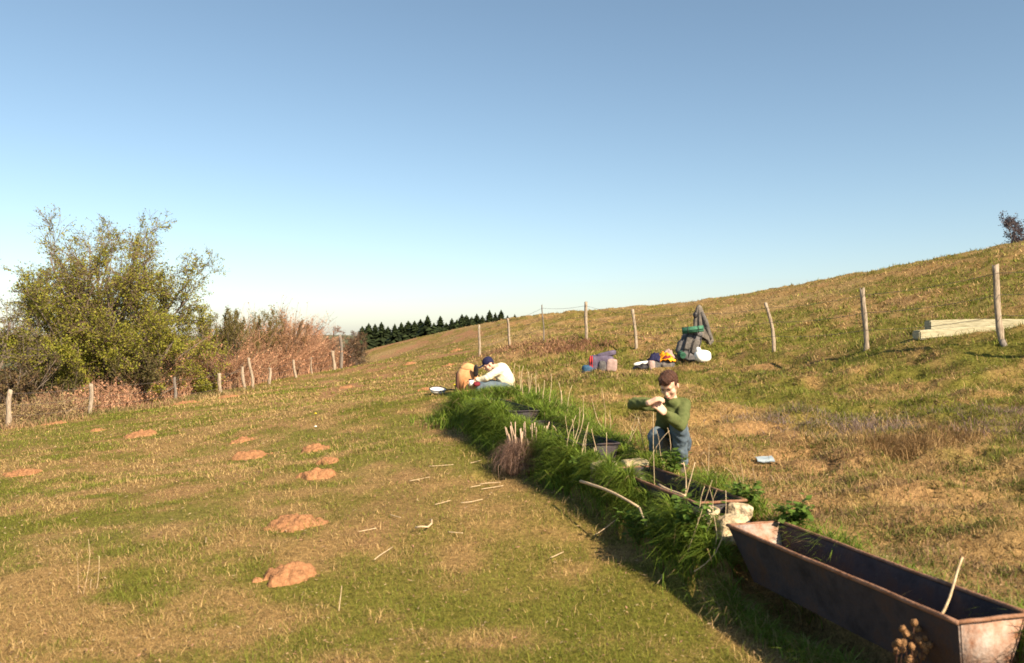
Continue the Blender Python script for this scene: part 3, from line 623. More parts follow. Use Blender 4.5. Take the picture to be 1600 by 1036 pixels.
n = 46; a = rng.uniform(0, 6.28, n); q = np.sqrt(rng.uniform(0, 1, n)); b0 = np.stack([np.cos(a)*q*0.19, 0.05+np.sin(a)*q*0.16, 0.10+0*a], -1); h = rng.uniform(0.14, 0.34, n)
tip = b0+np.stack([np.cos(a)*q*0.06+rng.normal(0, 0.03, n), np.sin(a)*q*0.05, h], -1); tt = np.linspace(0, 1, 4)[None, :, None]
v, f = tubes(b0[:, None]+(tip-b0)[:, None]*tt, np.tile(np.array([0.006, 0.0055, 0.005, 0.0045]), (n, 1)), 5); MB().add(v, f, np.repeat(np.array([0.50, 0.36, 0.26])*rng.uniform(0.6, 1.2, (n, 1)), 20, 0)).obj('cut_stems', M['twig'], T)
# dry seed-head plant in the near right foreground
ps = np.array([1.62, 3.62, 0]); ps[2] = float(hgt(ps[0], ps[1])); T = thing('seed_head_plant', ps, 'dead plant with round brown seed heads left of the nearest trough end', 'dead plant')
heads = [(1415,990),(1436,1000),(1452,1008),(1398,1008),(1424,1010),(1410,1014),(1446,1016),(1430,1032),(1410,982),(1428,973),(1425,993),(1448,996),(1412,1003),(1442,1008),(1428,1020),(1434,982),(1404,1004),(1420,1030),(1400,1018),(1440,1026)]
for i, (u, v_) in enumerate(heads):
    p = P(u, v_, 3.3+0.04*(i % 4))-ps; base = np.array([-0.10+0.045*(i % 5), -0.10+0.03*(i % 3), 0.0])
    tt = np.linspace(0, 1, 5)[:, None]; pts = base+(p-base)*tt+np.array([0.02, 0, 0])*np.sin(tt*math.pi)*((i % 3)-1)
    v, f = tubes(pts, np.full(5, 0.0016), 5); MB().add(v, f).obj('stem', M['brown'], T, True)
    v, f = superell((0.013, 0.013, 0.014), 1, 1, 18, 12, 0.5, i, 0.007); MB().add(v+p, f).obj('seed_head', M['seed'], T, True)
n = 260; b0 = ps*0+rng.normal(0, 0.10, (n, 3))*np.array([1.3, 1.2, 0]); Vb, fs, k = blades(b0, rng.uniform(0, 6.28, n), rng.uniform(0, 1.0, n), rng.uniform(0.08, 0.26, n), rng.uniform(0.004, 0.008, n), 3, 0.5)
MB().add(Vb, fs, np.repeat(np.array([0.20, 0.13, 0.08])*rng.uniform(0.5, 1.3, (n, 1)), k, 0)).obj('dry_leaves', M['grass'], T)

# pale blue sheet in the grass right of the troughs
ps = G(1195, 7.4, 0.03); n = 10; X, Yy = np.meshgrid(np.linspace(-0.075, 0.075, n), np.linspace(-0.05, 0.05, n)); Z = 0.025*(fbm(X, Yy, 0.08, 3, 8))+hgt(X+ps[0], Yy+ps[1])-ps[2]+0.03
ii = np.arange(n*n).reshape(n, n); q = np.stack([ii[:-1, :-1], ii[:-1, 1:], ii[1:, 1:], ii[1:, :-1]], -1).reshape(-1, 4)
top = np.stack([X, Yy, Z], -1).reshape(-1, 3); o = mobj('plastic_sheet', mesh_np('plastic_sheet', np.concatenate([top, top-np.array([0, 0, 0.006])]), [q, q[:, ::-1]+n*n], M['bluesheet'], None, True), loc=ps)
tag(o, 'crumpled pale blue plastic scrap lying in the dry grass', 'scrap')
for i in range(0): pass
# flowers
def flower(u, Y, label, mat='yellow', r=0.02, h=0.05):
    p = G(u, Y); T = thing('flower', p, label, 'flower'); v, f = tubes(np.array([[0, 0, -0.01], [0, 0, h]]), np.array([0.003, 0.002]), 4); MB().add(v, f, np.array([0.1, 0.14, 0.03])).obj('stem', M['twig'], T)
    v, f = superell((r, r, r*0.5), 0.8, 1, 12, 7, 0.2, 3, 0.01); MB().add(v+np.array([0, 0, h]), f).obj('petals', M[mat], T, True)
flower(711, 14.6, 'yellow dandelion just left of the orange-brown bag', r=0.035, h=0.13)
flower(493, 13.6, 'small yellow flower alone in the left pasture'); flower(493, 12.2, 'small white flower below the yellow one in the left pasture', 'white')

# ---------------------------------------------------------------- fences
def post_mesh(p0, p1, r0, r1, bend, seed, flat=0.75):
    rs = np.random.default_rng(seed); K = 12; tt = np.linspace(0, 1, K)[:, None]; L = np.linalg.norm(p1-p0)
    pts = p0+(p1-p0)*tt+np.array([bend, 0, 0])*np.sin(tt*math.pi)+np.array([0.012, 0.01, 0])*np.sin(tt*7+seed)
    v, f = tubes(pts, np.linspace(r0, r1, K)*(1+0.06*rs.normal(0, 1, K)), 9); v = v.reshape(K, 9, 3)
    v[:, :, 1] = pts[:, None, 1]+(v[:, :, 1]-pts[:, None, 1])*flat
    ang = rs.normal(0, 0.07, 9); v = pts[:, None]+(v-pts[:, None])*(1+ang[None, :, None]*1.5)
    v[-1] += np.stack([0*ang, 0*ang, rs.uniform(-0.035, 0.03, 9)], -1)
    return v.reshape(-1, 3), f
def fence(label, posts, wires, name='wire_fence', thin=()):
    pts = []
    g0 = G(posts[0][0], posts[0][4]); T = thing(name, g0, label, 'fence')
    for i, (ub, vb, ut, vt, Y, r, bend, mat) in enumerate(posts):
        b = P(ub, vb, Y); gz = float(hgt(b[0], b[1])); t = P(ut, vt, Y); b2 = b.copy(); b2[2] = min(gz, b[2])-0.15
        b2[0] = b[0]+(b[0]-t[0])*(b[2]-b2[2])/max(t[2]-b[2], 0.2)
        v, f = post_mesh(b2, t, r, r*0.88, bend, i*13+int(ub)); MB().add(v, f).obj('post', M[mat], T, True, g0)
        pts.append((b, t))
    for hf in wires:
        m = MB(); ww = []
        for (b, t) in pts: ww.append(np.array([t[0]*hf+b[0]*(1-hf), t[1]-0.05, t[2]*hf+b[2]*(1-hf)]))
        path = []
        for a, b in zip(ww[:-1], ww[1:]):
            for q in np.linspace(0, 1, 7)[:-1]: path.append(a+(b-a)*q-np.array([0, 0, 0.05*math.sin(q*math.pi)]))
        path.append(ww[-1]); v, f = tubes(np.array(path), np.full(len(path), 0.004), 4); m.add(v, f); m.obj('wire', M['wire'], T, False, g0)
    return T
fence('wooden post and wire fence climbing the right slope behind the packs', [
 (1760,520,1752,390,11.3,0.05,0.0,'post'), (1566,536,1555,415,13,0.048,-0.02,'post'), (1355,551,1348,451,15.5,0.05,0.0,'post'), (1209,554,1197,473,19,0.042,0.05,'post'), (1094,560,1090,482,20.5,0.04,0.0,'post'),
 (995,546,989,484,24,0.052,0.0,'post'), (915,531,915,472,26,0.05,0.02,'post'), (850,533,847,476,28,0.026,0.0,'postgrey'), (797,541,793,497,31,0.042,0.0,'post'), (749,560,749,508,29,0.045,0.0,'post')], (0.35, 0.62, 0.9))
fence('short pale post and wire fence along the brown hedge on the left', [
 (12,667,16,610,20,0.058,0.0,'post'), (141,650,143,600,23,0.058,0.0,'post'), (274,627,273,590,27,0.05,0.0,'postgrey'), (345,617,342,583,29,0.062,0.0,'post'), (382,608,378,573,30.5,0.062,0.0,'post'), (393,607,388,560,31,0.055,0.06,'post'),
 (421,601,422,575,32,0.062,0.0,'post'), (462,592,458,562,34,0.05,0.0,'post'), (487,586,486,558,36,0.03,0.0,'post'), (523,579,520,548,38,0.075,0.0,'post'), (533,577,531,523,39,0.075,0.04,'postgrey')], (0.3, 0.6, 0.92), 'hedge_fence')
# stub of wood leaning at the foot of the rightmost post
v, f = post_mesh(P(1581, 563, 12.6), P(1566, 533, 12.8), 0.04, 0.045, 0.0, 99); o = MB().add(v, f).obj('wood_stub', M['postgrey'], None, True, P(1581, 563, 12.6)); tag(o, 'dark stub of wood leaning at the foot of the rightmost fence post', 'wood stub')
# low bank of dead brown vegetation below the far posts, grey brush on the right slope
bm_ = MB()
def brush(n, cx, cy, sx, sy, h0, h1, colr, wd=0.008, lean=(0.3, 1.5)):
    x = cx+rng.normal(0, sx, n); y = cy+rng.normal(0, sy, n); b0 = np.stack([x, y, hgt(x, y)-0.01], -1)
    Vb, fs, k = blades(b0, rng.uniform(0, 6.28, n), rng.uniform(*lean, n), rng.uniform(h0, h1, n), rng.uniform(0.6, 1.3, n)*wd, 2, 0.6)
    bm_.add(Vb, fs, np.repeat(np.asarray(colr)*rng.uniform(0.55, 1.35, (n, 1)), k, 0))
for u, Y, n, sx, sy in [(1265,9.2,900,0.42,0.45),(1320,8.6,900,0.4,0.4),(1380,8.8,600,0.3,0.3),(1230,9.6,500,0.4,0.3)]:
    p = G(u, Y); brush(n, p[0], p[1], sx, sy, 0.08, 0.24, (0.26, 0.19, 0.165), 0.006)
for u, Y, n, sx, sy in [(1560,8.8,700,0.3,0.35),(1480,8.3,400,0.3,0.3),(1590,8.0,500,0.25,0.25)]:
    p = G(u, Y); brush(n, p[0], p[1], sx, sy, 0.08, 0.22, (0.24, 0.16, 0.14), 0.006)
for u, Y, n in [(1430,7.6,700),(1395,7.4,500),(1480,7.9,400)]:
    p = G(u, Y); brush(n, p[0], p[1], 0.18, 0.16, 0.14, 0.30, (0.30, 0.19, 0.085), 0.006, (0.1, 1.0))
for u, Y, n in [(880,25,700),(860,26,500),(900,25.4,500),(820,27,400),(935,25,300),(780,28.5,300)]:
    p = G(u, Y); brush(n, p[0], p[1], 0.55, 0.35, 0.12, 0.35, (0.36, 0.20, 0.115), 0.02)
for i in range(330):      # scattered tussocks of rough dead grass
    Y = 3.5*(5.0**rng.uniform()); u = rng.uniform(1080, 1680); p = G(u, Y)
    if tr_d(p[0], p[1]) < 0.5: continue
    brush(110, p[0], p[1], 0.12, 0.10, 0.03, 0.10, [(0.36, 0.25, 0.11), (0.13, 0.15, 0.03), (0.24, 0.155, 0.085), (0.15, 0.16, 0.035), (0.20, 0.19, 0.05)][i % 5], 0.005+0.0006*Y, (0.1, 1.1))
for i in range(170):
    Y = 15*(2.8**rng.uniform()); u = rng.uniform(700, 1640); p = G(u, Y)
    brush(90, p[0], p[1], 0.35, 0.25, 0.07, 0.17, [(0.36, 0.25, 0.12), (0.15, 0.16, 0.04), (0.32, 0.20, 0.11), (0.17, 0.17, 0.045)][i % 4], 0.02, (0.1, 1.1))
for i in range(60):      # crest and left margin
    Y = rng.uniform(18, 30); p = np.array([np.interp(Y, [18, 31, 40], [-11.3, -9.0, -7.2])+rng.normal(0, 0.3), Y, 0])
    brush(90, p[0], p[1], 0.35, 0.25, 0.10, 0.30, [(0.40, 0.30, 0.14), (0.18, 0.18, 0.05), (0.36, 0.22, 0.12)][i % 3], 0.016, (0.1, 0.9))
bo = bm_.obj('rough_dead_grass', M['grass']); tag(bo, 'rough dead grass and brown brush on the right slope and field margins', 'dead grass', kind='stuff')

# ---------------------------------------------------------------- timber beams
def beam(c, L, wd, ht, rz, label, seed, rx=0.0):
    bm = bmesh.new(); bmesh.ops.create_cube(bm, size=1); bmesh.ops.scale(bm, vec=(L, wd, ht), verts=bm.verts)
    bmesh.ops.bevel(bm, geom=list(bm.edges), offset=0.018, segments=2, affect='EDGES')
    bmesh.ops.subdivide_edges(bm, edges=[e for e in bm.edges if e.calc_length() > 0.5], cuts=9)
    for v in bm.verts:
        v.co.z += 0.012*math.sin(v.co.x*2.1+seed); v.co.y += 0.010*math.sin(v.co.x*3.0+seed*2); v.co.z += random.uniform(-0.003, 0.003)
    me = bpy.data.meshes.new('timber_beam'); bm.to_mesh(me); bm.free(); me.materials.append(M['timber'])
    o = mobj('timber_beam', me, loc=c); o.rotation_euler = (0, rx, rz); tag(o, label, 'beam', 'squared timbers on the slope'); return o
b1 = P(1438, 523, 14.6); b2 = P(1453, 512, 15.1)
beam((b1[0]+0.58, b1[1]-0.06, 1.465+0.065), 1.45, 0.24, 0.15, 0.10, 'lower pale squared timber beam lying on the slope, partly under the other', 1, -0.05)
beam((b2[0]+0.86, b2[1]+0.05, 1.53+0.125), 1.74, 0.24, 0.21, -0.03, 'upper pale squared timber beam resting behind the rightmost post', 2, -0.02)

# ---------------------------------------------------------------- trees and hedge
def grow_level(PP, RR, n_child, t_rng, len_fac, spread, up, curl, K, rs, rad_fac, tipr):
    """children of every branch: PP (N,Kp,3), RR (N,Kp)"""
    N, Kp, _ = PP.shape; par = np.repeat(np.arange(N), n_child); n = len(par)
    q = rs.uniform(t_rng[0], t_rng[1], n); fi = q*(Kp-1); i0 = np.clip(fi.astype(int), 0, Kp-2); fr = (fi-i0)[:, None]
    s = PP[par, i0]*(1-fr)+PP[par, i0+1]*fr; tg = norm(PP[par, i0+1]-PP[par, i0]); r0 = (RR[par, i0]*(1-fr[:, 0])+RR[par, i0+1]*fr[:, 0])*rad_fac
    plen = np.linalg.norm(np.diff(PP, axis=1), axis=2).sum(1)[par]
    L = plen*len_fac*rs.uniform(0.6, 1.25, n)*(1.15-0.55*q)
    d = norm(tg+rs.normal(0, 1, (n, 3))*spread+np.array([0, 0, up])); tt = np.linspace(0, 1, K)
    side = rs.normal(0, 1, (n, 3))*curl
    pts = np.empty((n, K, 3)); pts[:, 0] = s; cur = d
    for k in range(1, K):
        pts[:, k] = pts[:, k-1]+cur*(L/(K-1))[:, None]; cur = norm(cur+side/K+rs.normal(0, 1, (n, 3))*curl*0.35+np.array([0, 0, up*0.12]))
    return pts, np.linspace(1, 0, K)[None]*(r0[:, None]-tipr)+tipr
def dome_hit(d, dome):
    cz, rx, rz_ = dome; a = (d[0]**2+d[1]**2)/rx**2+d[2]**2/rz_**2; b = -2*d[2]*cz/rz_**2; c = cz**2/rz_**2-1
    return (-b+math.sqrt(max(b*b-4*a*c, 0.0)))/(2*a)
def tree(name, base, stems, h, label, cat, seed, twig_col, leaf_col, n_leaf, leaf_size, levels, spread0=0.35, group=None, leaf_low=None, upb=0.25, r0=0.10, r_scale=1.0, dome=None):
    rs = np.random.default_rng(seed); T = thing(name, base, label, cat, group)
    K = 7; ns = stems; az = rs.uniform(0, 6.28, ns); PP = np.zeros((ns, K, 3)); 
    for i in range(ns):
        d = np.array([math.cos(az[i])*spread0*rs.uniform(0.4, 1.4), math.sin(az[i])*spread0*rs.uniform(0.4, 1.4), 1.0])
        if dome is not None:        # stems fan out to fill a broad rounded crown
            a_ = i*2.39996+rs.uniform(-0.3, 0.3); q_ = math.radians(80)*((i+0.3)/ns)**0.72; d = np.array([math.cos(a_)*math.sin(q_), math.sin(a_)*math.sin(q_), math.cos(q_)*1.0+0.06])
        d /= np.linalg.norm(d)
        p = np.array([rs.normal(0, 0.12), rs.normal(0, 0.12), -0.15]); L = h*rs.uniform(0.62, 0.85) if dome is None else rs.uniform(0.70, 0.82)*dome_hit(d, dome)
        for k in range(K): PP[i, k] = p; p = p+d*L/(K-1); d = d+rs.normal(0, 0.10, 3); d /= np.linalg.norm(d)
    RR = np.linspace(r0, r0*0.25, K)[None]*rs.uniform(0.7, 1.2, (ns, 1))
    v, f = tubes(PP, RR, 7); MB().add(v, f).obj('trunk', M['bark'], T, True)
    allt = []
    for li, (nc, tr_, lf, sp, up, curl, Kk, rf, tip) in enumerate(levels):
        PP, RR = grow_level(PP, RR, nc, tr_, lf, sp, up, curl, Kk, rs, rf, tip*r_scale)
        allt.append((PP, RR))
    m1 = MB(); v, f = tubes(allt[0][0], allt[0][1], 5); m1.add(v, f); tag(m1.obj('limbs', M['bark'], T, True), kind='stuff')
    m2 = MB()
    for PPx, RRx in allt[1:]:
        c = np.asarray(twig_col)*rs.uniform(0.6, 1.35, (len(PPx), 1)); v, f = tubes(PPx, RRx, 3, False); m2.add(v, f, np.repeat(c, PPx.shape[1]*3, 0))
    tag(m2.obj('twigs', M['twig'], T), kind='stuff')
    if n_leaf:
        PPl = allt[-1][0]; n = n_leaf; k = rs.integers(0, len(PPl), n*3); j = rs.integers(0, PPl.shape[1], n*3); c = PPl[k, j]
        if leaf_low is not None:
            zz = c[:, 2]/h; pr = np.interp(zz, leaf_low[0], leaf_low[1]); keep = rs.uniform(0, 1, n*3) < pr; c = c[keep]
        c = c[:n]; n = len(c); c = c+rs.normal(0, leaf_size*0.8, (n, 3))
        a = norm(rs.normal(0, 1, (n, 3))); b = norm(np.cross(a, rs.normal(0, 1, (n, 3)))); L = (rs.uniform(0.6, 1.3, n)*leaf_size)[:, None]
        vv = np.stack([c-a*L*0.5, c+b*L*0.36, c+a*L*0.5, c-b*L*0.36], 1).reshape(-1, 3)
        cl = np.asarray(leaf_col[0])+(np.asarray(leaf_col[1])-np.asarray(leaf_col[0]))*rs.uniform(0, 1, (n, 1)); cl = cl*rs.uniform(0.7, 1.3, (n, 1))
        MB().add(vv, np.arange(4*n).reshape(n, 4), np.repeat(cl, 4, 0)).obj('foliage', M['leaf'], T)['kind'] = 'stuff'
    return T
LV = [(11, (0.12, 0.98), 0.62, 0.55, 0.12, 0.30, 6, 0.62, 0.012), (9, (0.15, 1.0), 0.52, 0.60, 0.10, 0.4, 5, 0.6, 0.006), (6, (0.15, 1.0), 0.55, 0.6, 0.10, 0.5, 4, 0.7, 0.0045), ]
gb = G(160, 29.0)
LT = [(12, (0.22, 1.0), 0.42, 0.80, 0.10, 0.35, 6, 0.55, 0.008), (10, (0.1, 1.0), 0.50, 0.65, 0.10, 0.45, 4, 0.6, 0.005), (6, (0.1, 1.0), 0.55, 0.6, 0.15, 0.5, 2, 0.7, 0.004)]
LS = [(9, (0.22, 1.0), 0.36, 0.80, 0.10, 0.35, 5, 0.55, 0.008), (8, (0.1, 1.0), 0.50, 0.65, 0.10, 0.45, 4, 0.6, 0.005), (5, (0.1, 1.0), 0.55, 0.6, 0.15, 0.5, 2, 0.7, 0.004)]
tree('hawthorn_tree', gb, 42, 7.4, 'broad bushy tree with fresh yellow-green leaves behind the left fence', 'tree', 12, (0.19, 0.13, 0.10), ((0.22, 0.25, 0.03), (0.33, 0.29, 0.05)), 190000, 0.064, LT, 0.75,
     leaf_low=([0, 0.1, 0.3, 0.55, 0.8, 0.95], [0.6, 0.95, 1.0, 0.85, 0.5, 0.3]), r0=0.07, dome=(3.5, 4.0, 4.15))
gb = G(-60, 25.5)
tree('bare_tree', gb, 6, 5.0, 'sparse purplish twiggy tree cut by the left edge', 'tree', 31, (0.17, 0.13, 0.12), ((0.16, 0.16, 0.04), (0.22, 0.18, 0.06)), 7000, 0.06, LS, 0.5, leaf_low=([0, 0.4, 0.7, 1.1], [0.9, 0.8, 0.3, 0.1]), r0=0.08)
gb = np.array([36.7, 60.0, 0.0]); gb[2] = float(hgt(gb[0], gb[1])); zt = CZ+(V0-328)/F*60; hh = zt-gb[2]
tree('skyline_tree', gb, 16, hh, 'bare purplish rounded tree on the skyline at the right edge', 'tree', 44, (0.085, 0.065, 0.09), ((0.10, 0.085, 0.09), (0.13, 0.10, 0.10)), 34000, 0.12, LS, 0.55, r0=0.08, r_scale=2.0, dome=(hh*0.54, 4.9, hh*0.54))

# bracken / bramble thicket: thousands of dry stems nobody could count
hm = MB()
def hedge_line(Y): return np.interp(Y, [18, 20, 23, 27, 31, 34, 39, 44], [-13.2, -12.9, -12.4, -11.6, -10.5, -9.7, -8.6, -7.6])
n = 7000; Y = rng.uniform(18.5, 42.5, n); off = -np.abs(rng.normal(0, 1.1, n)); x = hedge_line(Y)+off
top = np.interp(Y, [18, 24, 27, 30, 34, 38, 41, 43], [0.7, 0.9, 1.4, 2.1, 2.8, 3.0, 2.2, 0.8])
h = top*rng.uniform(0.35, 1.0, n)*(0.75+0.5*fbm(x, Y, 1.2, 2, 401))*np.clip(0.55-off*0.5, 0.4, 1.0)
b0 = np.stack([x, Y, hgt(x, Y)-0.03], -1); az = rng.uniform(0, 6.28, n); ln = np.abs(rng.normal(0.0, 0.35, n)); K = 4; tt = np.linspace(0, 1, K)
pts = np.stack([b0+np.stack([np.cos(az)*np.sin(ln*(0.3+q*1.2))*h*q, np.sin(az)*np.sin(ln*(0.3+q*1.2))*h*q, h*q*(1-0.25*ln*q*q)], -1)+rng.normal(0, 0.02, (n, 3)) for q in tt], 1)
col = np.where(Y[:, None] < 24.5+rng.normal(0, 1, (n, 1)), np.array([0.26, 0.17, 0.10]), np.array([0.45, 0.255, 0.16]))*rng.uniform(0.45, 1.35, (n, 1))  # stems under the big tree coloured darker to carry its shade
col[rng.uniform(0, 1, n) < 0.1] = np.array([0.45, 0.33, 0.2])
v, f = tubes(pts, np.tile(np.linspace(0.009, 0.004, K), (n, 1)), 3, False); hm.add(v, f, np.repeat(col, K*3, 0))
# side twigs
PPt, RRt = grow_level(pts, np.tile(np.linspace(0.009, 0.004, K), (n, 1)), 3, (0.3, 1.0), 0.28, 0.7, 0.15, 0.4, 2, rng, 0.8, 0.004)
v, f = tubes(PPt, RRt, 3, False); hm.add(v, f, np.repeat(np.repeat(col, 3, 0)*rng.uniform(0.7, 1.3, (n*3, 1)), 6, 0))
# dry leaves
k = rng.integers(0, len(PPt), 30000); c = PPt[k, rng.integers(0, 2, 30000)]+rng.normal(0, 0.03, (30000, 3)); a = norm(rng.normal(0, 1, (30000, 3))); b = norm(np.cross(a, rng.normal(0, 1, (30000, 3))))
L = rng.uniform(0.02, 0.045, (30000, 1)); vv = np.stack([c-a*L, c+b*L*0.6, c+a*L, c-b*L*0.6], 1).reshape(-1, 3)
hm.add(vv, np.arange(120000).reshape(-1, 4), np.repeat(np.where(c[:, 1:2] < 25, np.array([0.24, 0.18, 0.08]), np.array([0.46, 0.25, 0.15]))*rng.uniform(0.5, 1.3, (30000, 1)), 4, 0))  # leaves below the tree get its shade as a darker, greener colour
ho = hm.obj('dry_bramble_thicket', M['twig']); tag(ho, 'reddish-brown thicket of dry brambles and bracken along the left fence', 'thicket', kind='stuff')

LB = [(9, (0.1, 0.98), 0.5, 0.40, 0.45, 0.22, 4, 0.6, 0.008), (6, (0.2, 1.0), 0.5, 0.35, 0.5, 0.25, 4, 0.7, 0.006), (5, (0.3, 1.0), 0.6, 0.30, 0.5, 0.3, 2, 0.8, 0.005)]
def shrub(u, Y, hv, label, seed, tc, lc, nl, dx=-1.6, sp=0.55, ls=0.05, lv=LB, name='shrub', ll=None, stems=8):
    x = (u-800)/F*Y; p = np.array([x, Y, float(hgt(x, Y))]); h = (CZ+(V0-hv)/F*Y)-p[2]
    tree(name, p, stems, h*1.12, label, 'shrub', seed, tc, lc, nl, ls, lv, sp, 'shrubs in the left hedge', r0=0.04, r_scale=1.0, leaf_low=ll)
shrub(385, 34.5, 478, 'tall greenish broom bush with upright twigs rising from the hedge', 3, (0.17, 0.13, 0.05), ((0.13, 0.12, 0.03), (0.2, 0.16, 0.05)), 9000, name='broom_bush')
shrub(345, 32.5, 492, 'broom bush at the right flank of the big leafy tree', 4, (0.15, 0.12, 0.05), ((0.12, 0.12, 0.03), (0.2, 0.16, 0.05)), 6000, name='broom_bush')
shrub(440, 36.5, 492, 'smaller brownish broom bush right of the tall broom', 5, (0.24, 0.14, 0.075), ((0.2, 0.14, 0.05), (0.28, 0.16, 0.08)), 4000, name='broom_bush')
shrub(500, 40.5, 488, 'reddish twiggy thorn bush near the right end of the hedge', 6, (0.22, 0.11, 0.08), ((0.25, 0.13, 0.07), (0.32, 0.18, 0.09)), 3500, name='thorn_bush', lv=LS)
shrub(535, 42.0, 503, 'dark twiggy bush behind the thick end post of the left fence', 7, (0.13, 0.08, 0.06), ((0.16, 0.10, 0.06), (0.22, 0.14, 0.07)), 3500, name='thorn_bush', lv=LS)
shrub(553, 44.0, 520, 'low dark bush at the very end of the hedge below the conifers', 8, (0.10, 0.07, 0.05), ((0.13, 0.09, 0.05), (0.18, 0.12, 0.06)), 4000, name='thorn_bush', lv=LS, sp=0.9)
shrub(60, 26.5, 545, 'dark shrub under the left side of the big tree', 9, (0.09, 0.065, 0.05), ((0.10, 0.10, 0.03), (0.14, 0.12, 0.04)), 9000, name='shrub', sp=0.9, ls=0.06)
shrub(215, 27.5, 540, 'dark shrub under the right side of the big tree', 10, (0.09, 0.065, 0.05), ((0.10, 0.10, 0.03), (0.16, 0.12, 0.05)), 9000, name='shrub', sp=0.9, ls=0.06)
shrub(300, 30.5, 532, 'brown shrub between the big tree and the broom bushes', 11, (0.22, 0.12, 0.08), ((0.22, 0.13, 0.06), (0.3, 0.17, 0.09)), 5000, name='shrub', sp=0.9)
shrub(0, 25.0, 552, 'low dark shrub at the left edge behind the first fence post', 13, (0.10, 0.07, 0.055), ((0.12, 0.10, 0.04), (0.2, 0.12, 0.06)), 7000, name='shrub', sp=0.9, ls=0.06)

# conifers beyond the crest
def conifer_mesh(seed, H=1.0):
    rs = np.random.default_rng(seed); m = MB(); n = 900; q = rs.uniform(0, 1, n)**0.8; z = 0.03+q*0.95; R = 0.30*(1-q)**0.8*(1+0.25*rs.normal(0, 1, n))+0.012; az = rs.uniform(0, 6.28, n)
    d = np.stack([np.cos(az), np.sin(az), 0*az], -1); s = np.stack([-np.sin(az), np.cos(az), 0*az], -1); c = np.stack([0*z, 0*z, z], -1)
    w_ = 0.05*(1.15-q); V_ = np.stack([c+d*R[:, None]*0.15+np.array([0, 0, 0.012]), c+d*R[:, None]*0.6+s*w_[:, None]-np.array([0, 0, 0.02]), c+d*R[:, None]-np.array([0, 0, 1])*(R*0.35)[:, None], c+d*R[:, None]*0.6-s*w_[:, None]-np.array([0, 0, 0.02])], 1).reshape(-1, 3)
    m.add(V_, np.arange(4*n).reshape(n, 4), np.repeat(np.array([0.036, 0.05, 0.02])*rs.uniform(0.5, 1.8, (n, 1)), 4, 0))
    return m.mesh('crown', M['leaf'])
cms = [conifer_mesh(s) for s in (1, 2, 3, 4)]
v, f = tubes(np.array([[0, 0, -0.05], [0, 0, 0.5], [0, 0, 0.96]]), np.array([0.018, 0.011, 0.003]), 6); trm = MB().add(v, f).mesh('trunk', M['bark'])
tops = [(566,507),(576,505),(586,506),(596,503),(606,505),(617,502),(627,503),(638,500),(648,501),(657,499),(668,493),(678,501),(688,489),(697,499),(706,492),(714,497),(722,490),(729,488),(737,491),(745,490),(754,488),(765,483),(774,487),(783,484),(793,488),(804,491),(812,496)]
ordn = ['first','second','third','fourth','fifth','sixth','seventh','eighth','ninth','tenth','eleventh','twelfth','thirteenth','fourteenth','fifteenth','sixteenth','seventeenth','eighteenth','nineteenth','twentieth','twenty-first','twenty-second','twenty-third','twenty-fourth','twenty-fifth','twenty-sixth','twenty-seventh']
for i, (u, v_) in enumerate(tops):
    Y = 112+6*((i*7) % 5)-3*((i*3) % 4); x = (u-800)/F*Y; zt = CZ+(V0-v_+random.uniform(-3, 3))/F*Y; zb = float(hgt(x, Y))-0.3; H = (zt-zb)
    T = thing('conifer', (x, Y, zb), ordn[i]+' dark conifer from the left in the row beyond the crest', 'conifer', 'conifers beyond the crest')
    for nm, me in (('crown', cms[i % 4]), ('trunk', trm)):
        o = mobj(nm, me, T); o.scale = (H*(1.0+0.9*_hash(np.array(i), np.array(3), 5)), H*1.2, H); o.rotation_euler = (0, 0, random.uniform(0, 6.28))

# ---------------------------------------------------------------- soft bodies: union of round shapes, remeshed to ONE surface
def blob(name, mat, caps=(), ells=(), voxel=0.008, smooth=4, parent=None, origin=(0, 0, 0), wrinkle=0.0, wsc=0.05, seed=0, boxes=()):
    m = MB(); o_ = np.asarray(origin, float)
    sv, sf = superell((1, 1, 1), 1, 1, 16, 10)
    for a, b, ra, rb in caps:
        a = np.asarray(a, float); b = np.asarray(b, float); L = np.linalg.norm(b-a); n = max(2, int(L/max(min(ra, rb)*0.3, 0.002))+1); n = min(n, 40)
        for q in np.linspace(0, 1, n): m.add(sv*(ra+(rb-ra)*q)+a+(b-a)*q-o_, sf)
    for c, R in ells: m.add(sv@np.asarray(R, float).T+np.asarray(c, float)-o_, sf)
    me = m.mesh(name+'_src', None); ob = bpy.data.objects.new(name+'_src', me); C.objects.link(ob)
    r = ob.modifiers.new('r', 'REMESH'); r.mode = 'VOXEL'; r.voxel_size = voxel
    if smooth: s = ob.modifiers.new('s', 'SMOOTH'); s.factor = 0.5; s.iterations = smooth
    dg = bpy.context.evaluated_depsgraph_get(); out = bpy.data.meshes.new_from_object(ob.evaluated_get(dg)); out.name = name
    bpy.data.objects.remove(ob); bpy.data.meshes.remove(me)
    nv = len(out.vertices); co = np.empty(nv*3, np.float32); out.vertices.foreach_get('co', co); co = co.reshape(-1, 3)
    if wrinkle:
        nr = np.empty(nv*3, np.float32); out.vertices.foreach_get('normal', nr); nr = nr.reshape(-1, 3)
        w_ = fbm(co[:, 0]+co[:, 2]*0.9+seed, co[:, 1]*0.8-co[:, 2]*0.5, wsc, 3, seed)-0.5; w_ = np.abs(w_*2)-0.35
        co = co+nr*(w_*wrinkle)[:, None]; out.vertices.foreach_set('co', co.ravel())
    out.polygons.foreach_set('use_smooth', np.ones(len(out.polygons), bool)); out.materials.clear(); out.materials.append(mat); out.update()
    o = mobj(name, out, parent)
    if parent is None: o.location = origin
    return o
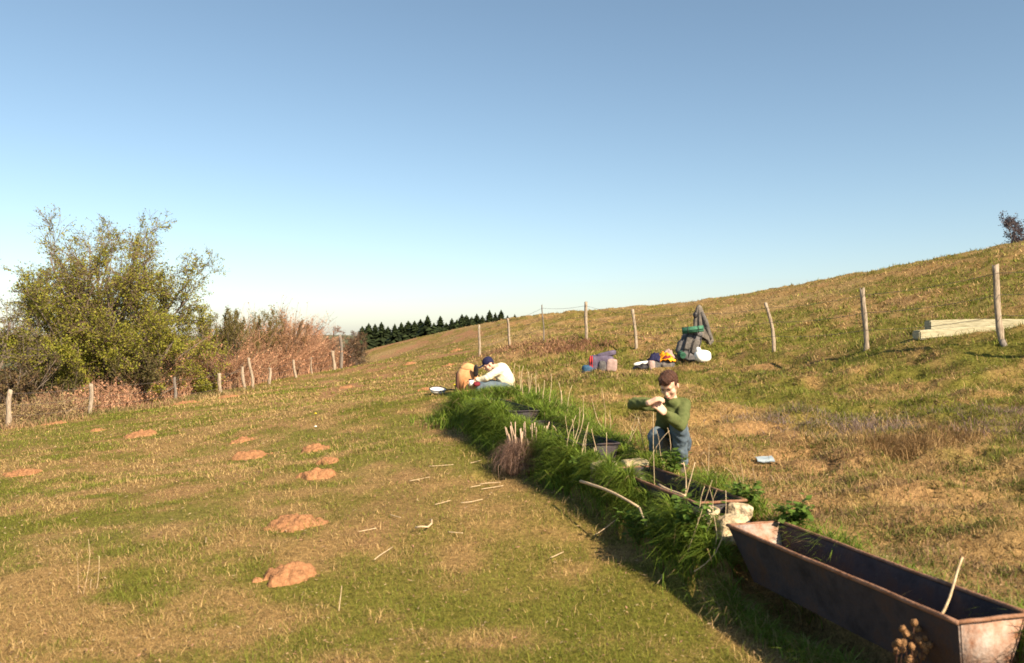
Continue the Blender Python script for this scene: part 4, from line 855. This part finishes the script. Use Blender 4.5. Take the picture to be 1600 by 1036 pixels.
def head_frame(fwd, roll=0.0):
    f = np.asarray(fwd, float); f /= np.linalg.norm(f); u = np.array([0, 0, 1.0])-f*f[2]; u /= np.linalg.norm(u); r = np.cross(f, u)
    R = np.stack([r, f, u], 1); c, s = math.cos(roll), math.sin(roll); return R@np.array([[c, 0, s], [0, 1, 0], [-s, 0, c]])
def head_parts(c, R, k=1.0):
    L = lambda p: np.asarray(c)+R@(np.asarray(p)*k); D = lambda a: R@np.diag(np.asarray(a)*k)
    ells = [(L((0, -0.006, 0.028)), D((0.072, 0.090, 0.082))), (L((0, 0.028, -0.035)), D((0.057, 0.056, 0.078))), (L((0, 0.058, -0.088)), D((0.026, 0.024, 0.022))),
            (L((0.036, 0.05, -0.03)), D((0.026, 0.028, 0.028))), (L((-0.036, 0.05, -0.03)), D((0.026, 0.028, 0.028))),
            (L((0.074, -0.008, -0.012)), D((0.010, 0.020, 0.031))), (L((-0.074, -0.008, -0.012)), D((0.010, 0.020, 0.031))),
            (L((0, 0.088, -0.062)), D((0.021, 0.010, 0.012)))]
    caps = [(L((0, 0.080, 0.004)), L((0, 0.100, -0.030)), 0.010*k, 0.0145*k), (L((-0.036, 0.074, 0.020)), L((0.036, 0.074, 0.020)), 0.013*k, 0.013*k)]
    return ells, caps, L, D
def hand(wr, palm_dir, finger_dir2, side, k=1.0, curl=0.9):
    """palm + four fingers + thumb; palm_dir along the hand, finger_dir2 the direction fingers curl to, side = thumb side vector"""
    p = np.asarray(palm_dir, float); p /= np.linalg.norm(p); q = np.asarray(finger_dir2, float); q = q-p*np.dot(p, q); q /= np.linalg.norm(q); s = np.cross(p, q); 
    if np.dot(s, side) < 0: s = -s
    wr = np.asarray(wr, float); caps = []
    for i, off in enumerate((0.030, 0.010, -0.010, -0.030)):
        b = wr+s*off*0.75*k; kn = wr+p*(0.072-0.004*abs(i-1))*k+s*off*k; caps.append((b, kn, 0.016*k, 0.0125*k))
        Ls = (0.034, 0.024, 0.018); a = curl*0.55; cur = kn; ang = 0.35*curl; sc_ = (0.95, 1.05, 1.0, 0.8)[i]
        for j, l in enumerate(Ls):
            d = p*math.cos(ang)+q*math.sin(ang); nx = cur+d*l*k*sc_; caps.append((cur, nx, (0.0105-0.0008*j)*k, (0.0098-0.0008*j)*k)); cur = nx; ang += a*1.2
    tb = wr+p*0.022*k+s*0.026*k; t1 = tb+(p*0.5+s*0.55+q*0.45)*0.036*k; t2 = t1+(p*0.75+q*0.6-s*0.1)*0.028*k
    caps += [(wr+p*0.01*k+s*0.012*k, tb, 0.016*k, 0.014*k), (tb, t1, 0.0135*k, 0.0115*k), (t1, t2, 0.0115*k, 0.0095*k)]
    return caps
A3 = lambda *a: np.array(a, float)

# ---- person in the green sweater, squatting behind the second trough
Yp = 7.0; dz = float(hgt(1.34, 6.98))-0.41
j = dict(pel=A3(1.36,7.32,.58), hipL=A3(1.44,7.28,.59), hipR=A3(1.27,7.30,.58), knL=A3(1.335,6.86,.80), anL=A3(1.395,6.99,.45), toL=A3(1.35,6.80,.425), knR=A3(1.185,7.00,.70), anR=A3(1.20,7.10,.45), toR=A3(1.14,6.92,.425),
         sp=A3(1.34,7.22,.76), ch=A3(1.32,7.08,.90), nk=A3(1.305,7.00,1.005), hd=A3(1.275,6.93,1.115), shL=A3(1.425,7.05,.95), shR=A3(1.195,7.01,.95), elL=A3(1.345,6.80,.80), wrL=A3(1.185,6.66,.925), elR=A3(.965,6.81,.97), wrR=A3(1.062,6.62,.995))
for k in j: j[k] = j[k]+A3(0, 0, dz*(0.6 if k[:2] in ('an', 'to') else 0.0))
R = head_frame((-0.42, -0.74, -0.55), 0.05); ells, caps, L, D = head_parts(j['hd'], R, 0.94)
caps = caps+[(j['nk']-A3(0, -0.03, 0.03), j['hd']+R@A3(0, -0.02, -0.04), .046, .046), (j['ch'], j['nk'], .07, .05), (j['sp'], j['ch'], .10, .105), (j['pel'], j['sp'], .11, .10)]
for s in 'LR':
    caps += [(j['sh'+s], j['el'+s], .040, .034), (j['el'+s], j['wr'+s], .034, .024), (j['hip'+s], j['kn'+s], .062, .045), (j['kn'+s], j['an'+s], .045, .032), (j['an'+s], j['to'+s], .030, .028), (j['ch'], j['sh'+s], .07, .045), (j['pel'], j['hip'+s], .08, .07)]
caps += hand(j['wrL'], A3(-0.065, -0.03, 0.065), A3(-0.5, 0.5, -0.1), A3(0.2, 0.4, 0.7), 0.95, 1.05)
caps += hand(j['wrR'], A3(0.055, -0.01, 0.03), A3(0.3, 0.2, -0.8), A3(0.1, 0.5, 0.6), 0.95, 1.05)
org = A3(1.34, 7.05, float(hgt(1.34, 7.05)))
body = blob('person', M['skin'], caps, ells, 0.006, 2, None, org)
tag(body, 'person in green sweater and jeans squatting behind the troughs, hands raised to chin', 'person')
sw = [(j['pel']+A3(0, 0, .06), j['sp'], .135, .128), (j['sp'], j['ch'], .128, .128), (j['ch'], j['nk']-A3(0, 0, .03), .10, .062)]
for s in 'LR': sw += [(j['ch']+A3(0, 0, .02), j['sh'+s], .085, .062), (j['sh'+s], j['el'+s], .062, .052), (j['el'+s], j['el'+s]*0.12+j['wr'+s]*0.88, .050, .036)]
sw += [(j['el'+s]*0.2+j['wr'+s]*0.8, j['el'+s]*0.13+j['wr'+s]*0.87, .037, .039) for s in 'LR']
blob('sweater', M['green_knit'], sw, (), 0.010, 3, body, org, 0.026, 0.10, 3)
jn = [(j['pel'], j['pel']+A3(0, 0, .08), .135, .13)]
for s in 'LR': jn += [(j['pel'], j['hip'+s], .12, .10), (j['hip'+s], j['kn'+s], .092, .070), (j['kn'+s], j['kn'+s]*0.45+j['an'+s]*0.55, .071, .058), (j['kn'+s]*0.45+j['an'+s]*0.55, j['an'+s]+A3(0, 0, .02), .057, .052)]
blob('jeans', M['denim'], jn, (), 0.010, 3, body, org, 0.026, 0.09, 9)
for s in 'LR': blob('boot', M['shoe'], [(j['an'+s]+A3(0, 0.02, .03), j['an'+s]-A3(0, 0, .005), .046, .045), (j['an'+s]-A3(0, -0.03, .012), j['to'+s], .042, .038)], (), 0.008, 3, body, org)
hr_e = [(L((0, -0.022, 0.048)), D((0.080, 0.088, 0.080))), (L((0, 0.030, 0.082)), D((0.066, 0.060, 0.038))), (L((0, -0.062, 0.0)), D((0.066, 0.042, 0.07))), (L((0.066, -0.012, 0.03)), D((0.017, 0.042, 0.034))), (L((-0.066, -0.012, 0.03)), D((0.017, 0.042, 0.034))), (L((0, 0.062, 0.072)), D((0.055, 0.032, 0.026)))]
hair = blob('hair', M['hair'], (), hr_e, 0.0045, 2, body, org, 0.008, 0.022, 5)
nv = len(hair.data.vertices); co = np.empty(nv*3, np.float32); hair.data.vertices.foreach_get('co', co); co = co.reshape(-1, 3); nr = np.empty(nv*3, np.float32); hair.data.vertices.foreach_get('normal', nr); nr = nr.reshape(-1, 3)
k = rng.integers(0, nv, 2600); crown = (np.asarray(L((0, -0.05, 0.13)))-org); dirn = norm(co[k]-crown); dirn = norm(dirn-nr[k]*(dirn*nr[k]).sum(1, keepdims=True)+nr[k]*0.10+rng.normal(0, 0.18, (2600, 3)))
pts = co[k][:, None]-nr[k][:, None]*0.002+dirn[:, None]*np.linspace(0, 1, 3)[None, :, None]*rng.uniform(0.008, 0.016, 2600)[:, None, None]
v, f = tubes(pts, np.tile(np.array([0.0016, 0.0014, 0.0005]), (2600, 1)), 3, False)
tag(MB().add(v, f, np.repeat(np.array([0.11, 0.05, 0.03])*rng.uniform(0.4, 1.6, (2600, 1)), 9, 0)).obj('hair_strands', M['twig'], hair), kind='stuff')
for s in (-1, 1):
    v, f = superell((0.010, 0.004, 0.004), 1, 1, 12, 8); o = mobj('eye', mesh_np('eye', v@R.T+L((0.030*s, 0.081, 0.000))-org, f, M['eye'], None, True), body)
    v, f = tubes(np.array([L((0.014*s, 0.090, 0.017)), L((0.03*s, 0.090, 0.022)), L((0.047*s, 0.080, 0.016))])-org, np.array([0.004, 0.005, 0.003]), 5); MB().add(v, f).obj('eyebrow', M['hair'], body, True)
v, f = superell((0.021, 0.005, 0.0045), 1, 1, 12, 8); mobj('mouth', mesh_np('mouth', v@R.T+L((0, 0.0975, -0.060))-org, f, M['lip'], None, True), body)

# ---- person in the cream fleece and cap, sitting at the far end of the grass strip
gz = float(hgt(-0.25, 14.0)); q0 = A3(0, 0, gz-0.47)
j = dict(pel=A3(-.11,14.05,.63), hipL=A3(-.13,14.16,.62), hipR=A3(-.13,13.93,.62), knL=A3(-.50,14.22,.70), knR=A3(-.50,13.86,.69), anL=A3(-.40,13.98,.55), anR=A3(-.56,13.78,.50), sp=A3(-.10,14.03,.76), ch=A3(-.18,14.02,.90), nk=A3(-.265,14.0,.965), hd=A3(-.385,13.99,1.015),
         shL=A3(-.235,14.15,.91), shR=A3(-.235,13.86,.91), elL=A3(-.40,14.16,.80), elR=A3(-.41,13.80,.80), wrL=A3(-.55,14.06,.745), wrR=A3(-.575,13.87,.755))
R = head_frame((-0.80, -0.25, -0.52), 0.0); ells, caps, L, D = head_parts(j['hd'], R, 0.98)
caps = caps+[(j['nk'], j['hd']+R@A3(0, -0.02, -0.04), .05, .05), (j['ch'], j['nk'], .08, .055), (j['sp'], j['ch'], .10, .11), (j['pel'], j['sp'], .12, .10)]
for s in 'LR': caps += [(j['sh'+s], j['el'+s], .042, .036), (j['el'+s], j['wr'+s], .036, .025), (j['hip'+s], j['kn'+s], .07, .05), (j['kn'+s], j['an'+s], .05, .035), (j['ch'], j['sh'+s], .07, .045), (j['pel'], j['hip'+s], .08, .07), (j['an'+s], j['an'+s]+A3(-.12, -.03, -.02), .032, .03)]
caps += hand(j['wrL'], A3(-1, 0, -0.3), A3(0, -0.6, -1), A3(0, -0.3, 1), 1.0, 0.8)+hand(j['wrR'], A3(-1, 0, -0.2), A3(0, 0.6, -1), A3(0, 0.3, 1), 1.0, 0.8)
org = A3(-.2, 14.0, gz)
body2 = blob('person', M['skin'], caps, ells, 0.0085, 2, None, org); tag(body2, 'person in cream fleece and navy cap sitting bent forward behind the lush grass', 'person')
sw = [(j['pel']+A3(0, 0, .05), j['sp'], .14, .15), (j['sp'], j['ch'], .15, .145), (j['ch'], j['nk']-A3(-.02, 0, .02), .12, .068)]
for s in 'LR': sw += [(j['ch'], j['sh'+s], .10, .072), (j['sh'+s], j['el'+s], .072, .060), (j['el'+s], j['el'+s]*0.1+j['wr'+s]*0.9, .058, .045)]
blob('fleece', M['cream'], sw, (), 0.010, 4, body2, org, 0.018, 0.1, 3)
jn = [(j['pel'], j['pel']+A3(0, 0, .05), .145, .135)]
for s in 'LR': jn += [(j['pel'], j['hip'+s], .13, .11), (j['hip'+s], j['kn'+s], .105, .082), (j['kn'+s], j['an'+s], .080, .060)]
blob('jeans', M['denim'], jn, (), 0.010, 4, body2, org, 0.016, 0.08, 9)
for s in 'LR': blob('boot', M['shoe'], [(j['an'+s], j['an'+s]+A3(-.14, -.03, -.02), .05, .042)], (), 0.01, 3, body2, org)
cp_ = blob('cap', M['navy'], (), [(L((0, -0.008, 0.052)), D((0.083, 0.098, 0.078))), (L((0, -0.07, 0.01)), D((0.066, 0.032, 0.04)))], 0.007, 3, body2, org)
v, f = superell((0.068, 0.062, 0.006), 0.6, 0.9, 20, 10); mobj('cap_brim', mesh_np('cap_brim', (v+A3(0, 0.125, 0.034-0.0))@R.T+j['hd']-org, f, M['navy'], None, True), cp_)
blob('hair', M['hair'], (), [(L((0, -0.06, -0.012)), D((0.064, 0.038, 0.055)))], 0.008, 2, body2, org)

# ---- things around the seated person
def bag(name, pos, rot, r, mat, label, cat, seed, e1=0.45, e2=0.5, lump=0.1, group=None, parts=(), lsc=0.15):
    T = thing(name, pos, label, cat, group); T.rotation_euler = rot
    v, f = superell(r, e1, e2, 32, 22, lump, seed, lsc); MB().add(v+A3(0, 0, r[2]), f).obj('body', M[mat], T, True)
    for (pn, pr, pl, prot, pm, pe) in parts:
        v, f = superell(pr, pe, pe, 24, 16, 0.10, seed+3, 0.08); MB().add(xf(v, pl, prot), f).obj(pn, M[pm], T, True)
    return T
p = G(731, 14.15); p[2] -= 0.01
bag('canvas_bag', p, (0, 0.0, 0.12), (0.185, 0.15, 0.265), 'orange_bag', 'rounded orange-brown bag standing in front of the seated person', 'bag', 61, 0.95, 0.8, 0.06, None,
    [('back_panel', (0.03, 0.11, 0.17), (-0.172, 0.0, 0.22), (0, 0.05, 0), 'brown', 0.5), ('front_pocket', (0.10, 0.04, 0.11), (0.01, -0.135, 0.15), (0, 0, 0), 'orange_bag', 0.5), ('flap', (0.13, 0.10, 0.05), (0.0, -0.04, 0.46), (0.3, 0, 0), 'orange_bag', 1.0)])
v, f = superell((0.022, 0.042, 0.105), 0.8, 0.8, 20, 14); o = mobj('pan_lid', mesh_np('pan_lid', v, f, M['black'], None, True), loc=P(743.5, 579.5, 13.95)); o.rotation_euler = (0.1, -0.22, 1.35); tag(o, 'black oval lid held upright between bag and seated person', 'lid')
T = thing('small_mug', P(736, 600, 13.75)-A3(0, 0, 0.03), 'small dark and white mug by the hands of the seated person', 'mug')
v, f = tubes(A3([0,0,0],[0,0,0.05],[0,0,0.1])if False else np.array([[0,0,0],[0,0,0.05],[0,0,0.10]]), np.array([0.035,0.038,0.038]), 12); MB().add(v, f).obj('body', M['white'], T, True)
v, f = tubes(np.array([[0,0,0.095],[0,0,0.112]]), np.array([0.041,0.040]), 12); MB().add(v, f).obj('rim', M['black'], T, True)
th_ = np.linspace(-1.4, 1.4, 8); v, f = tubes(np.stack([-0.036-0.03*np.cos(th_), 0*th_, 0.05+0.032*np.sin(th_)], -1), np.full(8, 0.006), 6); MB().add(v, f).obj('handle', M['black'], T, True)
v, f = superell((0.055, 0.05, 0.04), 0.8, 0.8, 20, 12, 0.4, 5, 0.05); o = mobj('red_pouch', mesh_np('red_pouch', v, f, M['redcloth'], None, True), loc=P(745, 600, 13.7)); tag(o, 'dark red pouch at the feet of the seated person', 'pouch')
# shiny pan on the turf
p = G(684, 14.6, 0.03); T = thing('frying_pan', p, 'shallow shiny metal pan with dark rim lying on the turf', 'pan')
th_ = np.linspace(0, 2*math.pi, 28, endpoint=False); prof = [(0.0, 0.012), (0.11, 0.012), (0.14, 0.055), (0.145, 0.055), (0.115, 0.0), (0.0, 0.0)]
vv = np.array([[r_*math.cos(a), r_*math.sin(a), z_] for r_, z_ in prof for a in th_]); ii = np.arange(len(prof)*28).reshape(-1, 28); nx2 = np.roll(ii, -1, 1)
MB().add(vv, np.stack([ii[:-1], nx2[:-1], nx2[1:], ii[1:]], -1).reshape(-1, 4)).obj('basin', M['metal'], T, True)
a_ = np.linspace(0, 2*math.pi, 29); v, f = tubes(np.stack([0.143*np.cos(a_), 0.143*np.sin(a_), 0.057+0*a_], -1), np.full(29, 0.008), 6); MB().add(v, f).obj('rim', M['black'], T, True)
v, f = tubes(np.array([[0.14, -0.02, 0.05], [0.22, -0.04, 0.07], [0.34, -0.06, 0.065]]), np.array([0.012, 0.013, 0.014]), 8); MB().add(v, f).obj('handle', M['black'], T, True)
T.rotation_euler = (0.22, 0.05, 0.1)

# ---------------------------------------------------------------- the packs
# purple-grey pack lying down
p = G(940, 18.0); T = bag('backpack', p+A3(0.0, 0, 0.0), (0, 0, -0.12), (0.27, 0.17, 0.17), 'purple', 'purple-grey backpack lying down with pinkish pocket and red strap', 'backpack', 71, 0.5, 0.5, 0.14, 'backpacks on the grass',
  [('front_pocket', (0.115, 0.08, 0.14), (0.21, -0.10, 0.14), (0, 0.1, 0.1), 'pinkgrey', 0.45), ('side_pocket', (0.08, 0.07, 0.12), (0.02, -0.14, 0.12), (0, 0, 0), 'greynylon', 0.5), ('lid', (0.21, 0.13, 0.06), (0.10, 0.02, 0.36), (0, -0.25, 0), 'purple', 0.5)])
for dx in (-0.235, -0.195):
    a_ = np.linspace(0, 2*math.pi, 22); v, f = tubes(np.stack([dx+0*a_, 0.165*np.sign(np.cos(a_))*np.abs(np.cos(a_))**0.6, 0.17+0.15*np.sign(np.sin(a_))*np.abs(np.sin(a_))**0.6], -1), np.full(22, 0.014), 6); MB().add(v, f).obj('strap', M['redstrap'], T, True)
def roll(p0, p1, r, mat, label, name='rolled_mat', group=None, n=4):
    p0 = np.asarray(p0); p1 = np.asarray(p1); T = thing(name, p0, label, 'sleeping mat', group); d = p1-p0; L = np.linalg.norm(d); d = d/L
    a = np.cross(d, A3(0, 0, 1)); a /= np.linalg.norm(a); b = np.cross(d, a)
    th = np.linspace(0, n*2*math.pi, n*18); rad = 0.012+(r-0.012)*th/th[-1]; prof = rad[:, None]*(a*np.cos(th)[:, None]+b*np.sin(th)[:, None]); t_ = 0.7*(r-0.012)/n
    inn = np.maximum(rad-t_, 0.004)[:, None]*(a*np.cos(th)[:, None]+b*np.sin(th)[:, None]); m = len(th)
    V_ = np.concatenate([prof, prof+d*L, inn, inn+d*L]); i = np.arange(m-1)
    q = np.concatenate([np.stack([i, i+1, i+1+m, i+m], -1), np.stack([2*m+i, 3*m+i, 3*m+i+1, 2*m+i+1], -1), np.stack([i, 2*m+i, 2*m+i+1, i+1], -1), np.stack([m+i, m+i+1, 3*m+i+1, 3*m+i], -1)])
    MB().add(V_, q).obj('foam', M[mat], T)
    for s in (0.25, 0.75):
        a_ = np.linspace(0, 2*math.pi, 20); v, f = tubes(d*L*s+(r+0.004)*(a*np.cos(a_)[:, None]+b*np.sin(a_)[:, None]), np.full(20, 0.007), 5); MB().add(v, f).obj('strap', M['black'], T, True)
    return T
pb_ = P(927, 570, 17.9); gz = float(hgt(pb_[0], pb_[1])); T = bag('stuff_sack', (pb_[0]-0.11, 17.92, gz), (0, 0.0, 0.15), (0.13, 0.085, 0.085), 'bluebag', 'dark blue stuff sack lying left of the purple-grey backpack', 'sack', 73, 0.6, 0.7, 0.1)
v, f = superell((0.14, 0.08, 0.03), 0.7, 0.7, 20, 12, 0.2, 4, 0.1); pz = G(916, 17.9, 0.02); o = mobj('black_cloth', mesh_np('black_cloth', v, f, M['black'], None, True), loc=pz); tag(o, 'flat black cloth spread left of the dark blue stuff sack', 'cloth')  # black shape laid where the pack's cast shadow falls
# grey pack in the middle with clothes on top
p = G(1032, 18.4); bag('backpack', p, (0, 0, 0.1), (0.29, 0.16, 0.125), 'greynylon', 'grey backpack lying flat under the orange and navy clothes', 'backpack', 81, 0.5, 0.5, 0.14, 'backpacks on the grass',
  [('end_pocket', (0.075, 0.10, 0.12), (-0.23, -0.09, 0.125), (0, 0, 0), 'pinkgrey', 0.5), ('side_pocket', (0.12, 0.06, 0.09), (0.10, -0.14, 0.10), (0, 0, 0), 'greennylon', 0.5)])
def cloth(name, c, rx, ry, hz, mat, label, seed, rz=0.0, cat='clothing', extra=()):
    n = 30; X, Yy = np.meshgrid(np.linspace(-1, 1, n), np.linspace(-1, 1, n)); r = np.hypot(X, Yy)
    z = hz*(1-sstep(0.2, 1.15, r))+hz*0.55*(np.abs(fbm(X+seed, Yy, 0.5, 3, seed)-0.5)*2-0.15)-0.25*hz*(r > 0.95)*(r-0.95)
    k = 1+0.25*(fbm(X*1.0+seed, Yy, 0.9, 2, seed+5)-0.5); top = np.stack([X*rx*k, Yy*ry*k, z], -1).reshape(-1, 3); top = xf(top, (0, 0, 0), (0, 0, rz))
    ii = np.arange(n*n).reshape(n, n); q = np.stack([ii[:-1, :-1], ii[:-1, 1:], ii[1:, 1:], ii[1:, :-1]], -1).reshape(-1, 4)
    msk = (r < 1.12).ravel(); q = q[msk[q].all(1)]
    o = mobj(name, mesh_np(name, np.concatenate([top, top*0.97-A3(0, 0, 0.008)]), [q, q[:, ::-1]+n*n], M[mat], None, True), loc=c); tag(o, label, cat); return o
cloth('navy_jacket', p+A3(-0.12, -0.02, 0.22), 0.17, 0.15, 0.18, 'navy', 'crumpled navy jacket on the left of the grey backpack', 3)
cloth('orange_jacket', p+A3(0.12, -0.05, 0.215), 0.20, 0.16, 0.16, 'orange', 'bright orange garment heaped on the grey backpack', 9)
cloth('red_garment', p+A3(0.13, -0.11, 0.285), 0.12, 0.06, 0.07, 'redcloth', 'dark red garment tucked into the orange one', 15, 0.25)
cloth('orange_hood', p+A3(0.05, 0.03, 0.32), 0.08, 0.07, 0.09, 'orange', 'small orange hood lying above the dark red garment', 21)
cloth('grey_cloth', p+A3(0.20, 0.16, 0.27), 0.15, 0.12, 0.20, 'pinkgrey', 'pale grey garment behind the orange one, by the tall backpack', 27)
pw = P(1002, 563, 18.3); gz = float(hgt(pw[0], pw[1])); T = bag('white_roll', (pw[0], 18.3, gz+0.10), (0, -0.17, 0.1), (0.165, 0.035, 0.035), 'white', 'white roll lying across dark items left of the grey backpack', 'roll', 83, 0.6, 0.9, 0.06)
cloth('dark_bundle', A3(pw[0]+0.03, 18.32, gz+0.02), 0.22, 0.14, 0.11, 'black', 'dark bundle under the white roll', 33, cat='bundle')  # black heaped form below the roll
# tall pack leaning on the post
pp = G(1080, 20.2); tilt = 0.30
T = thing('backpack', pp, 'tall grey-olive backpack leaning against the fence post', 'backpack', 'backpacks on the grass'); T.rotation_euler = (-0.12, tilt, 0.05); T.location = pp+A3(-0.14, 0, 0.0)
v, f = superell((0.23, 0.16, 0.36), 0.45, 0.5, 32, 24, 0.10, 91, 0.16); MB().add(v+A3(0.0, 0, 0.36), f).obj('body', M['greynylon'], T, True)
for pn, pr, pl, prot, pm in [('front_pocket', (0.085, 0.06, 0.17), (-0.09, -0.16, 0.42), (0, 0.05, 0), 'greennylon'), ('front_pocket', (0.085, 0.06, 0.19), (0.10, -0.16, 0.38), (0, 0, 0), 'greennylon'), ('base_pocket', (0.20, 0.12, 0.10), (0.0, -0.08, 0.11), (0, 0, 0), 'greynylon'), ('lid', (0.19, 0.15, 0.07), (0.02, -0.02, 0.72), (0, 0.05, 0), 'greynylon'), ('side_pocket', (0.06, 0.10, 0.15), (-0.235, -0.02, 0.3), (0, 0, 0), 'greynylon')]:
    v, f = superell(pr, 0.5, 0.5, 24, 16, 0.12, int(pl[2]*100), 0.08); MB().add(xf(v, pl, prot), f).obj(pn, M[pm], T, True)
for dx in (-0.01, -0.16, 0.18):
    v, f = tubes(np.array([[dx, -0.19, 0.08], [dx*1.02, -0.225, 0.3], [dx, -0.215, 0.5], [dx, -0.15, 0.70]]), np.full(4, 0.012), 5); MB().add(v, f).obj('strap', M['black'], T, True)
roll(P(1066, 517, 20.0), P(1099, 513.5, 19.95), 0.085, 'matgreen', 'green foam mat rolled on top of the tall backpack', group='green foam mats')
roll(P(1067.5, 556, 19.75), P(1062, 551, 20.25), 0.075, 'matgreen', 'green rolled mat at the foot of the tall backpack, end facing the viewer', group='green foam mats')
pwb = G(1098, 19.7); T = bag('white_bag', pwb, (0, 0.0, 0.2), (0.195, 0.14, 0.15), 'white', 'bright white plastic bag leaning right of the tall backpack', 'bag', 95, 0.8, 0.8, 0.14, None, [('gathered_top', (0.06, 0.05, 0.09), (-0.10, 0.0, 0.28), (0, -0.5, 0), 'white', 0.9)])
# jacket hung over the post
pj = P(1091, 480, 20.5); n = 48; K = 26; th = np.linspace(0, 2*math.pi, n, endpoint=False); Vj = []
for k in range(K):
    q = k/(K-1); z = 0.04-0.80*q*(1+0.0*q); rx = 0.055+0.16*q**0.8; ry = 0.055+0.07*q; cx = 0.02+0.10*q*q
    fold = 1+0.20*min(1, q*2.5)*np.sin(th*7+2.5*q)+0.10*q*np.sin(th*13+1)
    Vj.append(np.stack([cx+rx*fold*np.cos(th), -0.01+ry*fold*np.sin(th), z+0.05*q*np.sin(th*3+1)+0.10*q*(np.cos(th) > 0.4)*-1*q], -1))
Vj = np.array(Vj); Vj[0] = Vj[0]*np.array([0.35, 0.35, 1])+A3(0.01, 0, 0.02); ii = np.arange(n*K).reshape(K, n); nx2 = np.roll(ii, -1, 1)
T = thing('jacket', pj, 'grey-olive jacket hung over the fence post above the tall backpack', 'jacket')
m = MB().add(Vj.reshape(-1, 3), np.stack([ii[:-1], ii[1:], nx2[1:], nx2[:-1]], -1).reshape(-1, 4)); m.obj('body', M['jacket'], T, True)
v, f = tubes(np.array([[0.07, -0.05, -0.12], [0.16, -0.09, -0.35], [0.23, -0.08, -0.60], [0.26, -0.07, -0.78]]), np.array([0.045, 0.06, 0.055, 0.05]), 10); MB().add(v, f).obj('sleeve', M['greennylon'], T, True)
v, f = superell((0.055, 0.06, 0.08), 0.7, 0.7, 18, 12, 0.25, 7, 0.05); MB().add(v+A3(-0.075, -0.03, -0.19), f).obj('hood', M['black'], T, True)
